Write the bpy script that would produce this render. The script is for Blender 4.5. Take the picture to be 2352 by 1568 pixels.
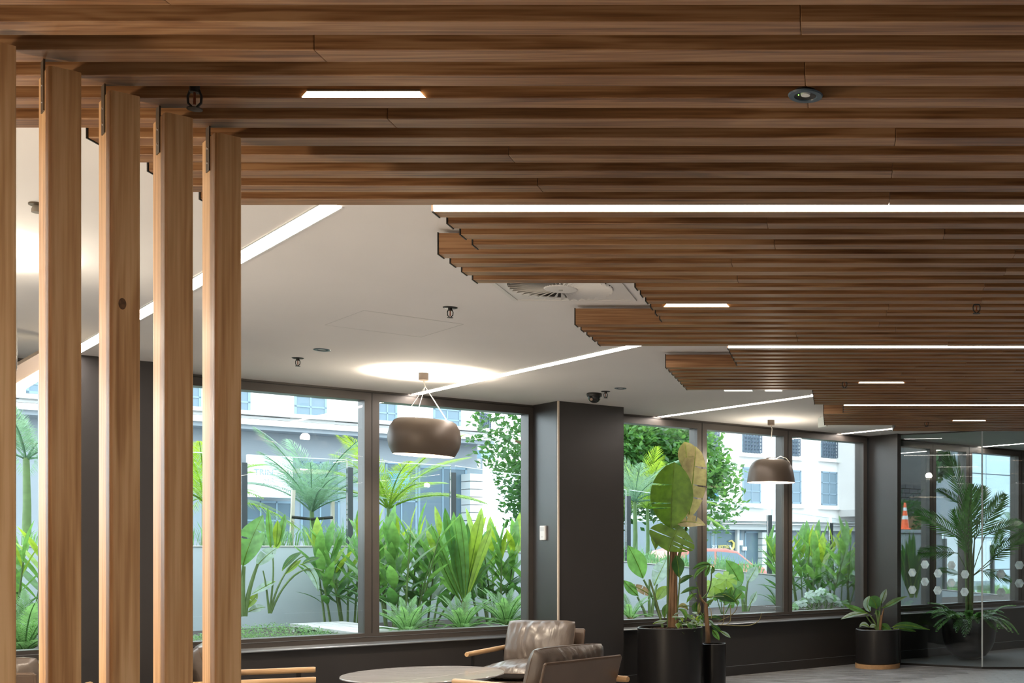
import bpy, bmesh, math, random
from mathutils import Vector, Matrix, noise
random.seed(7)
for o in list(bpy.data.objects):
    bpy.data.objects.remove(o, do_unlink=True)
SC = bpy.context.scene
COL = SC.collection
PI = math.pi

# ------------------------------------------------------------------ camera
F, U0, V0, EYE = 2680.0, 1920.0, 1255.0, 1.382      # focal length and principal point in pixels of the 2352x1568 frame
cam_d = bpy.data.cameras.new('camera')
cam = bpy.data.objects.new('camera', cam_d); COL.objects.link(cam)
cam.location = (0, 0, EYE); cam.rotation_euler = (PI / 2, 0, 0)
cam_d.sensor_fit = 'HORIZONTAL'; cam_d.sensor_width = 36.0
cam_d.lens = 36.0 * F / 2352.0
cam_d.shift_x = -(U0 - 1176.0) / 2352.0
cam_d.shift_y = (V0 - 784.0) / 2352.0
cam_d.clip_start = 0.05; cam_d.clip_end = 400
SC.camera = cam

# ------------------------------------------------------------------ sky, exposure
world = bpy.data.worlds.new('overcast_sky'); SC.world = world; world.use_nodes = True
bg = world.node_tree.nodes['Background']
bg.inputs[0].default_value = (0.83, 0.935, 1.0, 1); bg.inputs[1].default_value = 3.8
SC.view_settings.view_transform = 'Standard'; SC.view_settings.look = 'None'
SC.view_settings.gamma = 1.0; SC.view_settings.use_curve_mapping = False
SC.view_settings.exposure = 0.38
SC.cycles.use_denoising = True
SC.cycles.max_bounces = 7; SC.cycles.diffuse_bounces = 3; SC.cycles.glossy_bounces = 3
SC.cycles.transmission_bounces = 6; SC.cycles.transparent_max_bounces = 16
SC.cycles.sample_clamp_indirect = 6.0
SC.cycles.caustics_reflective = False; SC.cycles.caustics_refractive = False

# ------------------------------------------------------------------ frames of reference
CEIL = EYE + 1.318
TH = math.radians(43.40); CT, ST = math.cos(TH), math.sin(TH)
N0 = 9.851                                  # distance of the window wall from the tripod
def W(s, o, z=0.0):                         # wall frame (along, outward, up) -> world
    return Vector((CT * s - ST * (N0 + o), ST * s + CT * (N0 + o), z))
def su(u, o=0.0):                           # photo column -> position along a plane parallel to the window wall
    k = (u - U0) / F
    Y = (N0 + o) / (CT - k * ST)
    return Y * (k * CT + ST)
def yu(u, o=0.0):
    k = (u - U0) / F
    return (N0 + o) / (CT - k * ST)
def zu(u, v, o=0.0):
    return EYE + (V0 - v) * yu(u, o) / F
def onz(u, v, z):                           # photo pixel on the horizontal plane at height z
    Y = F * (z - EYE) / (V0 - v)
    return Vector(((u - U0) * Y / F, Y, z))
def aty(u, v, Y):
    return Vector(((u - U0) * Y / F, Y, EYE + (V0 - v) * Y / F))

# ------------------------------------------------------------------ mesh helpers
class MB:
    def __init__(self): self.v = []; self.f = []
    def add(self, vs, fs):
        b = len(self.v); self.v += [tuple(p) for p in vs]; self.f += [tuple(b + i for i in q) for q in fs]; return self
    def box(self, x0, x1, y0, y1, z0, z1):
        return self.add([(x0,y0,z0),(x1,y0,z0),(x1,y1,z0),(x0,y1,z0),(x0,y0,z1),(x1,y0,z1),(x1,y1,z1),(x0,y1,z1)],
                        [(0,3,2,1),(4,5,6,7),(0,1,5,4),(1,2,6,5),(2,3,7,6),(3,0,4,7)])
    def prism(self, pts, z0, z1):
        n = len(pts)
        vs = [(p[0], p[1], z0) for p in pts] + [(p[0], p[1], z1) for p in pts]
        fs = [tuple(range(n - 1, -1, -1)), tuple(range(n, 2 * n))] + [(i, (i + 1) % n, n + (i + 1) % n, n + i) for i in range(n)]
        return self.add(vs, fs)
    def prism_xz(self, pts, y0, y1):
        n = len(pts)
        vs = [(p[0], y0, p[1]) for p in pts] + [(p[0], y1, p[1]) for p in pts]
        fs = [tuple(range(n)), tuple(range(2 * n - 1, n - 1, -1))] + [((i + 1) % n, i, n + i, n + (i + 1) % n) for i in range(n)]
        return self.add(vs, fs)
    def lathe(self, prof, seg=32, c=(0, 0, 0), closed=False):
        vs = []; fs = []; n = len(prof)
        for i in range(seg):
            a = 2 * PI * i / seg; ca, sa = math.cos(a), math.sin(a)
            vs += [(c[0] + r * ca, c[1] + r * sa, c[2] + z) for r, z in prof]
        for i in range(seg):
            j = (i + 1) % seg
            for k in range(n if closed else n - 1):
                m = (k + 1) % n
                fs.append((i * n + k, j * n + k, j * n + m, i * n + m))
        if not closed:
            if prof[0][0] > 1e-6: fs.append(tuple(i * n for i in range(seg - 1, -1, -1)))
            if prof[-1][0] > 1e-6: fs.append(tuple(i * n + n - 1 for i in range(seg)))
        return self.add(vs, fs)
    def tube(self, path, r, seg=8, cap=True):
        P = [Vector(p) for p in path]; n = len(P)
        R = r if isinstance(r, (list, tuple)) else [r] * n
        vs = []; fs = []; up = None
        for i in range(n):
            t = (P[min(i + 1, n - 1)] - P[max(i - 1, 0)])
            t = t.normalized() if t.length > 1e-9 else Vector((0, 0, 1))
            if up is None:
                up = Vector((0, 0, 1)) if abs(t.z) < 0.9 else Vector((1, 0, 0))
            a = t.cross(up)
            a = a.normalized() if a.length > 1e-6 else Vector((1, 0, 0))
            b = a.cross(t).normalized(); up = b
            for k in range(seg):
                w = 2 * PI * k / seg
                vs.append(P[i] + a * (R[i] * math.cos(w)) + b * (R[i] * math.sin(w)))
        for i in range(n - 1):
            for k in range(seg):
                m = (k + 1) % seg
                fs.append((i * seg + k, (i + 1) * seg + k, (i + 1) * seg + m, i * seg + m))
        if cap:
            fs.append(tuple(range(seg))); fs.append(tuple((n - 1) * seg + k for k in range(seg - 1, -1, -1)))
        return self.add(vs, fs)
    def mesh(self, name, mat=None, smooth=False):
        me = bpy.data.meshes.new(name); me.from_pydata(self.v, [], self.f); me.update()
        if mat is not None: me.materials.append(mat)
        bm = bmesh.new(); bm.from_mesh(me); bmesh.ops.recalc_face_normals(bm, faces=bm.faces); bm.to_mesh(me); bm.free()
        if smooth:
            me.polygons.foreach_set('use_smooth', [True] * len(me.polygons))
            try: me.set_sharp_from_angle(angle=math.radians(40))
            except Exception: pass
        return me
    def build(self, name, mat=None, parent=None, loc=None, rz=0.0, smooth=False, bevel=0.0):
        return link(name, self.mesh(name, mat, smooth), parent, loc, rz, bevel)

def link(name, data, parent=None, loc=None, rz=0.0, bevel=0.0):
    o = bpy.data.objects.new(name, data); COL.objects.link(o)
    if loc is not None: o.location = loc
    if rz: o.rotation_euler = (0, 0, rz)
    if parent is not None: o.parent = parent
    if bevel:
        m = o.modifiers.new('bevel', 'BEVEL'); m.width = bevel; m.segments = 2; m.limit_method = 'ANGLE'
    return o
def empty(name, loc=(0, 0, 0), rz=0.0):
    o = bpy.data.objects.new(name, None); COL.objects.link(o); o.location = loc; o.rotation_euler = (0, 0, rz)
    o.empty_display_size = 0.1
    return o
def tag(o, label=None, cat=None, group=None, kind=None):
    if label: o['label'] = label
    if cat: o['category'] = cat
    if group: o['group'] = group
    if kind: o['kind'] = kind
    return o
def wallroot(name):                         # an Empty whose local axes are the wall frame
    return empty(name, W(0, 0, 0), TH)
def copy_tree(o, parent=None):
    c = o.copy(); COL.objects.link(c); c.parent = parent
    for ch in list(o.children): copy_tree(ch, c)
    return c

# ------------------------------------------------------------------ materials
MATS = {}
def new_mat(name):
    m = bpy.data.materials.new(name); m.use_nodes = True
    MATS[name] = m
    return m, m.node_tree, m.node_tree.nodes['Principled BSDF']
def plain(name, col, rough=0.6, metal=0.0, spec=0.5, var=0.0, scale=8.0, bump=0.0, bscale=60.0, stretch=None, trans=0.0, sheen=0.0):
    m, t, b = new_mat(name)
    b.inputs['Base Color'].default_value = (*col, 1); b.inputs['Roughness'].default_value = rough
    b.inputs['Metallic'].default_value = metal; b.inputs['Specular IOR Level'].default_value = spec
    N = t.nodes; L = t.links
    if var or bump:
        tc = N.new('ShaderNodeTexCoord'); mp = N.new('ShaderNodeMapping'); L.new(tc.outputs['Object'], mp.inputs[0])
        if stretch: mp.inputs['Scale'].default_value = stretch
    if var:
        nz = N.new('ShaderNodeTexNoise'); nz.inputs['Scale'].default_value = scale; nz.inputs['Detail'].default_value = 5
        L.new(mp.outputs[0], nz.inputs['Vector'])
        rp = N.new('ShaderNodeValToRGB')
        rp.color_ramp.elements[0].position = 0.3; rp.color_ramp.elements[1].position = 0.7
        rp.color_ramp.elements[0].color = (*[c * (1 - var) for c in col], 1)
        rp.color_ramp.elements[1].color = (*[min(1, c * (1 + var)) for c in col], 1)
        L.new(nz.outputs['Fac'], rp.inputs[0]); L.new(rp.outputs[0], b.inputs['Base Color'])
    if bump:
        n2 = N.new('ShaderNodeTexNoise'); n2.inputs['Scale'].default_value = bscale; n2.inputs['Detail'].default_value = 4
        L.new(mp.outputs[0], n2.inputs['Vector'])
        bp = N.new('ShaderNodeBump'); bp.inputs['Strength'].default_value = bump; bp.inputs['Distance'].default_value = 0.01
        L.new(n2.outputs['Fac'], bp.inputs['Height']); L.new(bp.outputs[0], b.inputs['Normal'])
    return m
def wood(name, dark, mid, light, axis='X', rough=0.45, freq=1.0):
    m, t, b = new_mat(name); N = t.nodes; L = t.links
    tc = N.new('ShaderNodeTexCoord'); oi = N.new('ShaderNodeObjectInfo')
    ml = N.new('ShaderNodeMath'); ml.operation = 'MULTIPLY'; ml.inputs[1].default_value = 37.0; L.new(oi.outputs['Random'], ml.inputs[0])
    ad = N.new('ShaderNodeVectorMath'); ad.operation = 'ADD'; L.new(tc.outputs['Object'], ad.inputs[0]); L.new(ml.outputs[0], ad.inputs[1])
    def noise_at(sc, st, det, dist=0.0):
        mp = N.new('ShaderNodeMapping'); L.new(ad.outputs[0], mp.inputs[0])
        s = [1.0, 1.0, 1.0]; s['XYZ'.index(axis)] = st; mp.inputs['Scale'].default_value = s
        nz = N.new('ShaderNodeTexNoise'); nz.inputs['Scale'].default_value = sc * freq; nz.inputs['Detail'].default_value = det
        nz.inputs['Distortion'].default_value = dist; L.new(mp.outputs[0], nz.inputs['Vector']); return nz
    big = noise_at(9.0, 0.07, 3.0, 1.2)
    # growth-ring figure: rings of the stretched noise
    rg = N.new('ShaderNodeMath'); rg.operation = 'MULTIPLY'; rg.inputs[1].default_value = 30.0; L.new(big.outputs['Fac'], rg.inputs[0])
    sn = N.new('ShaderNodeMath'); sn.operation = 'SINE'; L.new(rg.outputs[0], sn.inputs[0])
    fine = noise_at(110.0, 0.025, 4.0)
    mx = N.new('ShaderNodeMath'); mx.operation = 'MULTIPLY_ADD'; mx.inputs[1].default_value = 0.09; L.new(sn.outputs[0], mx.inputs[0])
    L.new(fine.outputs['Fac'], mx.inputs[2])
    ad2 = N.new('ShaderNodeMath'); ad2.operation = 'MULTIPLY_ADD'; ad2.inputs[1].default_value = 0.5
    L.new(big.outputs['Fac'], ad2.inputs[0]); L.new(mx.outputs[0], ad2.inputs[2])
    rv = N.new('ShaderNodeMath'); rv.operation = 'MULTIPLY_ADD'; rv.inputs[1].default_value = 0.12; L.new(oi.outputs['Random'], rv.inputs[0]); L.new(ad2.outputs[0], rv.inputs[2])
    rp = N.new('ShaderNodeValToRGB'); e = rp.color_ramp.elements
    e[0].position = 0.52; e[0].color = (*dark, 1); e[1].position = 1.05; e[1].color = (*light, 1)
    em = e.new(0.78); em.color = (*mid, 1)
    L.new(rv.outputs[0], rp.inputs[0]); L.new(rp.outputs[0], b.inputs['Base Color'])
    b.inputs['Roughness'].default_value = rough
    bp = N.new('ShaderNodeBump'); bp.inputs['Strength'].default_value = 0.12; bp.inputs['Distance'].default_value = 0.003
    L.new(fine.outputs['Fac'], bp.inputs['Height']); L.new(bp.outputs[0], b.inputs['Normal'])
    return m
def emit(name, col, strength):
    m = bpy.data.materials.new(name); m.use_nodes = True; t = m.node_tree; t.nodes.clear()
    e = t.nodes.new('ShaderNodeEmission'); e.inputs[0].default_value = (*col, 1); e.inputs[1].default_value = strength
    o = t.nodes.new('ShaderNodeOutputMaterial'); t.links.new(e.outputs[0], o.inputs[0]); MATS[name] = m
    return m
def glass(name, tint=(1, 1, 1), ior=1.45, refl=1.0):
    m = bpy.data.materials.new(name); m.use_nodes = True; t = m.node_tree; N = t.nodes; L = t.links; N.clear()
    tr = N.new('ShaderNodeBsdfTransparent'); tr.inputs[0].default_value = (*tint, 1)
    gl = N.new('ShaderNodeBsdfGlossy'); gl.inputs['Roughness'].default_value = 0.0; gl.inputs['Color'].default_value = (1, 1, 1, 1)
    fr = N.new('ShaderNodeFresnel'); fr.inputs[0].default_value = ior
    mu = N.new('ShaderNodeMath'); mu.operation = 'MULTIPLY'; mu.inputs[1].default_value = refl; L.new(fr.outputs[0], mu.inputs[0])
    mx = N.new('ShaderNodeMixShader'); L.new(mu.outputs[0], mx.inputs[0]); L.new(tr.outputs[0], mx.inputs[1]); L.new(gl.outputs[0], mx.inputs[2])
    o = N.new('ShaderNodeOutputMaterial'); L.new(mx.outputs[0], o.inputs[0]); MATS[name] = m
    return m
def leafmat(name, col, tcol, rough=0.35, var=0.25):
    m = bpy.data.materials.new(name); m.use_nodes = True; t = m.node_tree; N = t.nodes; L = t.links
    b = N['Principled BSDF']; b.inputs['Roughness'].default_value = rough
    oi = N.new('ShaderNodeObjectInfo')
    rp = N.new('ShaderNodeValToRGB'); rp.color_ramp.elements[0].color = (*[c * (1 - var) for c in col], 1)
    rp.color_ramp.elements[1].color = (*[min(1, c * (1 + var)) for c in col], 1)
    L.new(oi.outputs['Random'], rp.inputs[0]); L.new(rp.outputs[0], b.inputs['Base Color'])
    # slight mottling inside each blade
    tc = N.new('ShaderNodeTexCoord'); nz = N.new('ShaderNodeTexNoise'); nz.inputs['Scale'].default_value = 16; nz.inputs['Detail'].default_value = 3
    L.new(tc.outputs['Object'], nz.inputs['Vector'])
    mm = N.new('ShaderNodeMapRange'); mm.inputs[1].default_value = 0.3; mm.inputs[2].default_value = 0.7; mm.inputs[3].default_value = 0.72; mm.inputs[4].default_value = 1.25
    L.new(nz.outputs['Fac'], mm.inputs[0])
    vm = N.new('ShaderNodeVectorMath'); vm.operation = 'SCALE'; L.new(rp.outputs[0], vm.inputs[0]); L.new(mm.outputs[0], vm.inputs['Scale']); L.new(vm.outputs[0], b.inputs['Base Color'])
    tl = N.new('ShaderNodeBsdfTranslucent'); tl.inputs[0].default_value = (*tcol, 1)
    vt = N.new('ShaderNodeVectorMath'); vt.operation = 'SCALE'; vt.inputs[0].default_value = tcol; L.new(mm.outputs[0], vt.inputs['Scale']); L.new(vt.outputs[0], tl.inputs[0])
    mx = N.new('ShaderNodeMixShader'); mx.inputs[0].default_value = 0.45
    out = N['Material Output']; L.new(b.outputs[0], mx.inputs[1]); L.new(tl.outputs[0], mx.inputs[2]); L.new(mx.outputs[0], out.inputs[0])
    MATS[name] = m
    return m

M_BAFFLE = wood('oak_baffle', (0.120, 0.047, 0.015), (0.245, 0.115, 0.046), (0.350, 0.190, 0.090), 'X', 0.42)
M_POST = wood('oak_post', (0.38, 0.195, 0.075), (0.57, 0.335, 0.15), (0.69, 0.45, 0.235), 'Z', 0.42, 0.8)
M_ARM = wood('beech_arm', (0.50, 0.29, 0.13), (0.60, 0.37, 0.18), (0.68, 0.44, 0.23), 'X', 0.4)
M_PLYRING = plain('pale_timber_ring', (0.55, 0.33, 0.16), 0.5, var=0.12, scale=30)
M_PLASTER = plain('white_ceiling_paint', (0.80, 0.775, 0.76), 0.85, var=0.015, scale=2)
M_BACKWALL = plain('grey_wall_paint', (0.50, 0.47, 0.44), 0.8, var=0.02, scale=2)
M_JOIN = plain('charcoal_wall_panel', (0.032, 0.029, 0.028), 0.36, spec=0.65, var=0.06, scale=3, bump=0.05, bscale=300)
M_FRAME = plain('bronze_aluminium_frame', (0.075, 0.066, 0.060), 0.38, metal=0.2, var=0.04, scale=5)
M_SILL = plain('satin_aluminium_sill', (0.42, 0.45, 0.48), 0.34, metal=0.85)
M_TRIMLIGHT = plain('pale_corner_trim', (0.62, 0.52, 0.42), 0.4)
M_BLACK = plain('black_cap', (0.012, 0.011, 0.010), 0.5)
M_STEEL = plain('dark_steel_bracket', (0.14, 0.115, 0.085), 0.45, metal=0.7)
M_SCREW = plain('zinc_screw', (0.6, 0.58, 0.55), 0.3, metal=1.0)
M_WHITE = plain('white_plastic', (0.8, 0.8, 0.79), 0.4)
M_DARKBLUE = plain('dark_blue_bezel', (0.035, 0.065, 0.095), 0.35)
M_BRASS = plain('brass_sprinkler', (0.30, 0.10, 0.05), 0.35, metal=0.8)
M_LED = emit('led_diffuser', (1.0, 0.87, 0.69), 19.0)
M_LEDC = emit('recessed_light_diffuser', (1.0, 0.885, 0.80), 32.0)
M_GLOW = emit('warm_glow', (1.0, 0.80, 0.52), 6.0)  # light profile diffuser, and the painted pools of lamp light on the baffles
M_GLASS = glass('window_glass', (0.97, 0.99, 0.99), 1.45, 0.6)
M_GLASSP = glass('partition_glass', (0.93, 0.97, 0.975), 1.45, 0.9)

# ================================================================== room shell
S0, S1, OB = -3.0, 17.5, -15.5              # extent of the room along the wall and behind the tripod
def room_mat_carpet():
    m, t, b = new_mat('streaked_grey_carpet'); N = t.nodes; L = t.links
    tc = N.new('ShaderNodeTexCoord'); mp = N.new('ShaderNodeMapping'); mp.inputs['Scale'].default_value = (1.0, 9.0, 1.0)
    L.new(tc.outputs['Object'], mp.inputs[0])
    nz = N.new('ShaderNodeTexNoise'); nz.inputs['Scale'].default_value = 2.3; nz.inputs['Detail'].default_value = 8; nz.inputs['Roughness'].default_value = 0.75
    L.new(mp.outputs[0], nz.inputs['Vector'])
    rp = N.new('ShaderNodeValToRGB'); e = rp.color_ramp.elements
    e[0].position = 0.38; e[0].color = (0.045, 0.043, 0.042, 1); e[1].position = 0.62; e[1].color = (0.30, 0.31, 0.33, 1)
    L.new(nz.outputs['Fac'], rp.inputs[0])
    n2 = N.new('ShaderNodeTexNoise'); n2.inputs['Scale'].default_value = 45; n2.inputs['Detail'].default_value = 2
    L.new(tc.outputs['Object'], n2.inputs['Vector'])
    r2 = N.new('ShaderNodeValToRGB'); r2.color_ramp.elements[0].position = 0.66; r2.color_ramp.elements[1].position = 0.72
    L.new(n2.outputs['Fac'], r2.inputs[0])
    mx = N.new('ShaderNodeMixRGB'); mx.inputs[2].default_value = (0.42, 0.33, 0.16, 1)
    L.new(r2.outputs[0], mx.inputs[0]); L.new(rp.outputs[0], mx.inputs[1]); L.new(mx.outputs[0], b.inputs['Base Color'])
    b.inputs['Roughness'].default_value = 0.95
    return m
M_CARPET = room_mat_carpet()
M_CARPET2 = plain('plain_grey_carpet', (0.13, 0.135, 0.14), 0.95, var=0.15, scale=60, bump=0.2, bscale=300)
M_HEX = plain('pale_hex_tile', (0.46, 0.47, 0.49), 0.25, var=0.10, scale=12)

def poly_slab(name, pts, z0, z1, mat, kind='structure'):
    o = MB().prism([(p.x, p.y) for p in pts], z0, z1).build(name, mat)
    o['kind'] = kind
    return o
room_pts = [W(S0, 0), W(S0, OB), W(S1, OB), W(S1, 0)]
floor = poly_slab('floor', room_pts, -0.12, -0.004, M_HEX)
# the carpet runs along the window; the walkway beside it is laid with pale hexagonal tiles
def in_tiles(x, y):
    return y < 12.95 and y < 11.35 + 1.15 * (x - 0.35) and x > 0.2
carpet = MB().prism([(q.x, q.y) for q in (W(S0, 0), W(S0, -3.6), W(6.2, -3.6), Vector((0.35, 11.35, 0)), Vector((1.75, 12.96, 0)), Vector((5.2, 12.96, 0)), W(S1, 0))], -0.004, 0.0).build('carpet', M_CARPET, floor)
HEXM = MB().prism([(0.085 * math.cos(k * PI / 3), 0.085 * math.sin(k * PI / 3)) for k in range(6)], -0.004, 0.0015).mesh('tile', M_HEX)
nh = 0
for a_ in range(-2, 60):
    for b__ in range(0, 40):
        hx = 0.2 + a_ * 0.1305; hy = 11.0 + b__ * 0.1506 + (0.0753 if a_ % 2 else 0.0)
        if hy < 13.02 and hy < 11.55 + 1.15 * (hx - 0.35) and hx < 2.3 and hy > 11.2 and nh < 300:
            link('tile', HEXM, floor, (hx, hy, 0.0)); nh += 1
room2 = MB().prism([(q.x, q.y) for q in (W(su(2075, -0.4), -0.02), Vector((0.72, 13.72, 0)), Vector((1.65, 13.2, 0)), Vector((7.0, 13.2, 0)), W(S1, -0.02))], 0.0, 0.002).build('meeting_room_carpet', M_CARPET2, floor)
ceiling = poly_slab('ceiling', [W(S0, 0.14), W(S0, OB), W(S1, OB), W(S1, 0.14)], CEIL, CEIL + 0.15, M_PLASTER)

def wall_box(name, s0, s1, o0, o1, z0, z1, mat, parent=None):
    o = MB().box(s0, s1, o0, o1, z0, z1).build(name, mat, None, W(0, 0, 0), TH)
    return o
for nm, a in (('wall_left', (S0 - 0.15, S0, OB, 0.0)), ('wall_right', (S1, S1 + 0.15, OB, 0.0)), ('wall_back', (S0 - 0.15, S1 + 0.15, OB - 0.15, OB))):
    o = wall_box(nm, *a, 0.0, CEIL, M_BACKWALL); o['kind'] = 'structure'

# ---- window wall: low panel wall, sill, header band
SILL = 0.555; HEAD = CEIL - 0.086
wf = wallroot('wall_front'); wf['kind'] = 'structure'
MB().box(S0, S1, 0.0, 0.14, 0.0, SILL - 0.004).build('low_wall', M_JOIN, wf)
MB().box(S0, S1, 0.0, 0.14, HEAD + 0.066, CEIL).build('header_band', M_FRAME, wf)
sl = MB(); sp_ = [(-0.050, SILL - 0.004), (0.145, SILL - 0.004), (0.145, SILL + 0.026), (0.0, SILL + 0.026), (-0.046, SILL + 0.008), (-0.050, SILL + 0.004)]
sl.add([(s, y, z) for s in (S0, S1) for y, z in sp_], [(0, 1, 2, 3, 4, 5), (11, 10, 9, 8, 7, 6)] + [(k, (k + 1) % 6, 6 + (k + 1) % 6, 6 + k) for k in range(6)])
tag(sl.build('sill', M_SILL, wf), 'satin grey aluminium sill')
bb = wallroot('baseboard_front'); bb['kind'] = 'structure'
MB().box(S0, S1, -0.012, 0.0, 0.0, 0.10).build('board', M_JOIN, bb)
MB().box(S0, S1, -0.0125, 0.0, 0.1005, 0.1035).build('reveal', M_SILL, bb)

# columns boxed out in front of the wall
COLW = [(su(187) - 0.30, su(187) + 0.62), (su(1226.6, 0.0), su(1226.6, 0.0) + 0.69)]
c1s0, c1s1 = su(150, -0.452), su(402, -0.452)
c2s0 = su(1282, -0.455); c2s1 = su(1432.6, -0.455)
for nm, a, b_ in (('wall_column_left', c1s0, c1s1), ('wall_column_middle', c2s0, c2s1)):
    r = wallroot(nm); r['kind'] = 'structure'
    MB().box(a, b_, -0.455, 0.10, 0.0, CEIL).build('column_panel', M_JOIN, r)
    MB().box(a - 0.010, a + 0.006, -0.467, -0.453, 0.0, CEIL).build('corner_trim', M_TRIMLIGHT, r)
    MB().box(a - 0.004, a + 0.0, -0.446, -0.43, 0.0, CEIL).build('shadow_gap', M_BLACK, r)
    MB().box(a, b_, -0.467, -0.455, 0.0, 0.1).build('plinth', M_JOIN, r)
# return wall at the end of the lounge, in front of the meeting room glass
RW = su(1997, 0)
r = wallroot('wall_return'); r['kind'] = 'structure'
MB().box(RW, RW + 0.06, -0.46, 0.10, 0.0, CEIL).build('return_panel', M_JOIN, r)

# windows: each opening has a head, bottom rail, jambs, deep mullions and panes
def window(name, s0, s1, mull):
    r = wallroot(name); r['kind'] = 'structure'
    D = 0.145; FW = 0.062
    MB().box(s0, s1, 0.0, D, HEAD, HEAD + 0.066).build('head', M_FRAME, r)
    MB().box(s0, s1, -0.006, 0.02, HEAD + 0.064, HEAD + 0.070).build('head_groove', M_BLACK, r)
    MB().box(s0, s1, 0.0, D, SILL + 0.026, SILL + 0.098).build('bottom_rail', M_FRAME, r)
    MB().box(s0, s1, -0.004, 0.0, SILL + 0.066, SILL + 0.069).build('glazing_bead', M_SILL, r)
    edges = [s0] + mull + [s1]
    for i, s in enumerate(edges):
        if i == 0: a, b_ = s, s + FW
        elif i == len(edges) - 1: a, b_ = s - FW, s
        else: a, b_ = s - FW, s + FW
        a0, b0 = (a, b_)
        MB().box(a0, b0, 0.001, D, SILL + 0.098, HEAD).build('mullion' if 0 < i < len(edges) - 1 else 'jamb', M_FRAME, r)
        if 0 < i < len(edges) - 1:
            MB().box(s - 0.003, s + 0.003, -0.003, 0.002, SILL + 0.098, HEAD + 0.064).build('mullion_groove', M_BLACK, r)
    for a, b_ in zip(edges[:-1], edges[1:]):
        MB().box(a + 0.05, b_ - 0.05, 0.022, 0.030, SILL + 0.09, HEAD + 0.01).build('pane', M_GLASS, r)
    return r
def sm(u): return su(u, 0.0)
window('window_1', S0 + 0.02, c1s0, [c1s0 - 2.6])
window('window_2', c1s1, sm(1228), [sm(854.5)])
window('window_3', c2s1 - 0.0, sm(1992), [sm(1612.8), sm(1810.3)])
window('window_4', RW + 0.06, S1 - 0.02, [sm(2143), sm(2226.5), sm(2346)])

# ================================================================== timber baffle ceiling (parts of the ceiling)
ZB = EYE + 1.21; BD = 0.088; BT = 0.072; PITCH = 0.1528; XR = 3.4
def yf(i): return 2.691 + PITCH * (i - 1)
STARTS = [(-4, 5, -3.25), (6, 10, -2.215), (11, 14, -1.455), (15, 18, -1.645), (19, 24, -0.935), (25, 29, -1.42),
          (30, 34, -0.66), (35, 42, -1.15), (43, 48, -0.18), (49, 52, 0.067), (53, 59, -0.112), (60, 63, 0.596)]
def x_start(i):
    for a, b_, x in STARTS:
        if a <= i <= b_: return x
def xpix(u, i): return (u - U0) * yf(i) / F
JOINTS = {0: [350], 1: [1839], 2: [722], 3: [1849], 4: [1855], 5: [890], 6: [2058], 7: [1168], 8: [2050], 9: [1235], 10: [2044],
          12: [1762], 14: [1779], 15: [2332], 16: [1680], 17: [2311], 18: [1694], 22: [2042], 23: [2037], 27: [1829], 28: [1832]}
rj = random.Random(11)
for i in range(-4, 64):
    x0 = x_start(i); y = yf(i)
    js = sorted(xpix(u, i) for u in JOINTS.get(i, []))
    if not js: js = [x0 + rj.uniform(1.4, 2.6)]
    cuts = [x0] + [j for j in js if j > x0 + 0.2] + [XR]
    while cuts[-1] - cuts[-2] > 2.9: cuts.insert(-1, cuts[-2] + 2.4)
    for a, b_ in zip(cuts[:-1], cuts[1:]):
        jo = rj.uniform(-0.0006, 0.0006)
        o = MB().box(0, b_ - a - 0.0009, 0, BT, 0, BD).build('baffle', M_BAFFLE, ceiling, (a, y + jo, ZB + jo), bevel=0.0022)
        if a == x0 and i > 0:
            MB().box(-0.005, 0.0, -0.002, BT + 0.002, -0.002, BD + 0.002).build('end_cap', M_BLACK, o)

# ---- light bars fixed along three of the baffles
def light_bar(i, x0, x1, label):
    r = empty('light_bar', (x0, yf(i), ZB))
    tag(r, label, 'light bar')
    MB().box(0.004, x1 - x0, -0.012, -0.0006, 0.001, 0.062).build('diffuser', M_LED, r)
    MB().box(-0.004, 0.004, -0.014, -0.0006, 0.0, 0.064).build('end_plate', M_WHITE, r)
    MB().box(0.0, x1 - x0, -0.012, -0.0006, 0.062, 0.072).build('housing', M_WHITE, r)
    return r
light_bar(11, -1.455, XR, 'broad warm white light bar where the baffles step back nearest the timber posts')
light_bar(30, -0.66, XR, 'warm white light bar on a baffle between the swirl diffuser and the dome pendant')
light_bar(49, 0.067, XR, 'thin warm white light bar on the baffle nearest the glass meeting room')
# ---- glowing strips standing in for pools of lamp light low on four baffles
def light_pool(i, u0, u1, label):
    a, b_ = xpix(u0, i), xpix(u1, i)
    r = empty('light_pool', ((a + b_) / 2, yf(i), ZB)); tag(r, label, 'light pool')
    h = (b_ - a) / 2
    MB().prism_xz([(-h, 0.001), (h, 0.001), (h - 0.014, 0.0165), (-h + 0.014, 0.0165)], -0.006, -0.0006).build('diffuser', M_GLOW, r)  # lit patch of the baffle face made as an emissive strip, no real lamp
    MB().box(-h + 0.014, h - 0.014, -0.006, -0.0006, 0.0165, 0.022).build('housing', M_STEEL, r)  # made-up edge above the lit patch, not part of a lamp
light_pool(4, 695, 978, 'glowing strip for a pool of lamp light on the baffle behind the hanging sprinkler, nearest the timber posts')
light_pool(22, 1525, 1675, 'glowing strip for a pool of lamp light beside the stepped baffle ends past the swirl diffuser')
light_pool(40, 1972, 2077, 'glowing strip for a pool of lamp light beside a small sprinkler, in front of the glass meeting room')
light_pool(57, 2188, 2264, 'small glowing strip for a pool of lamp light on the last baffles before the glass meeting room')

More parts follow.
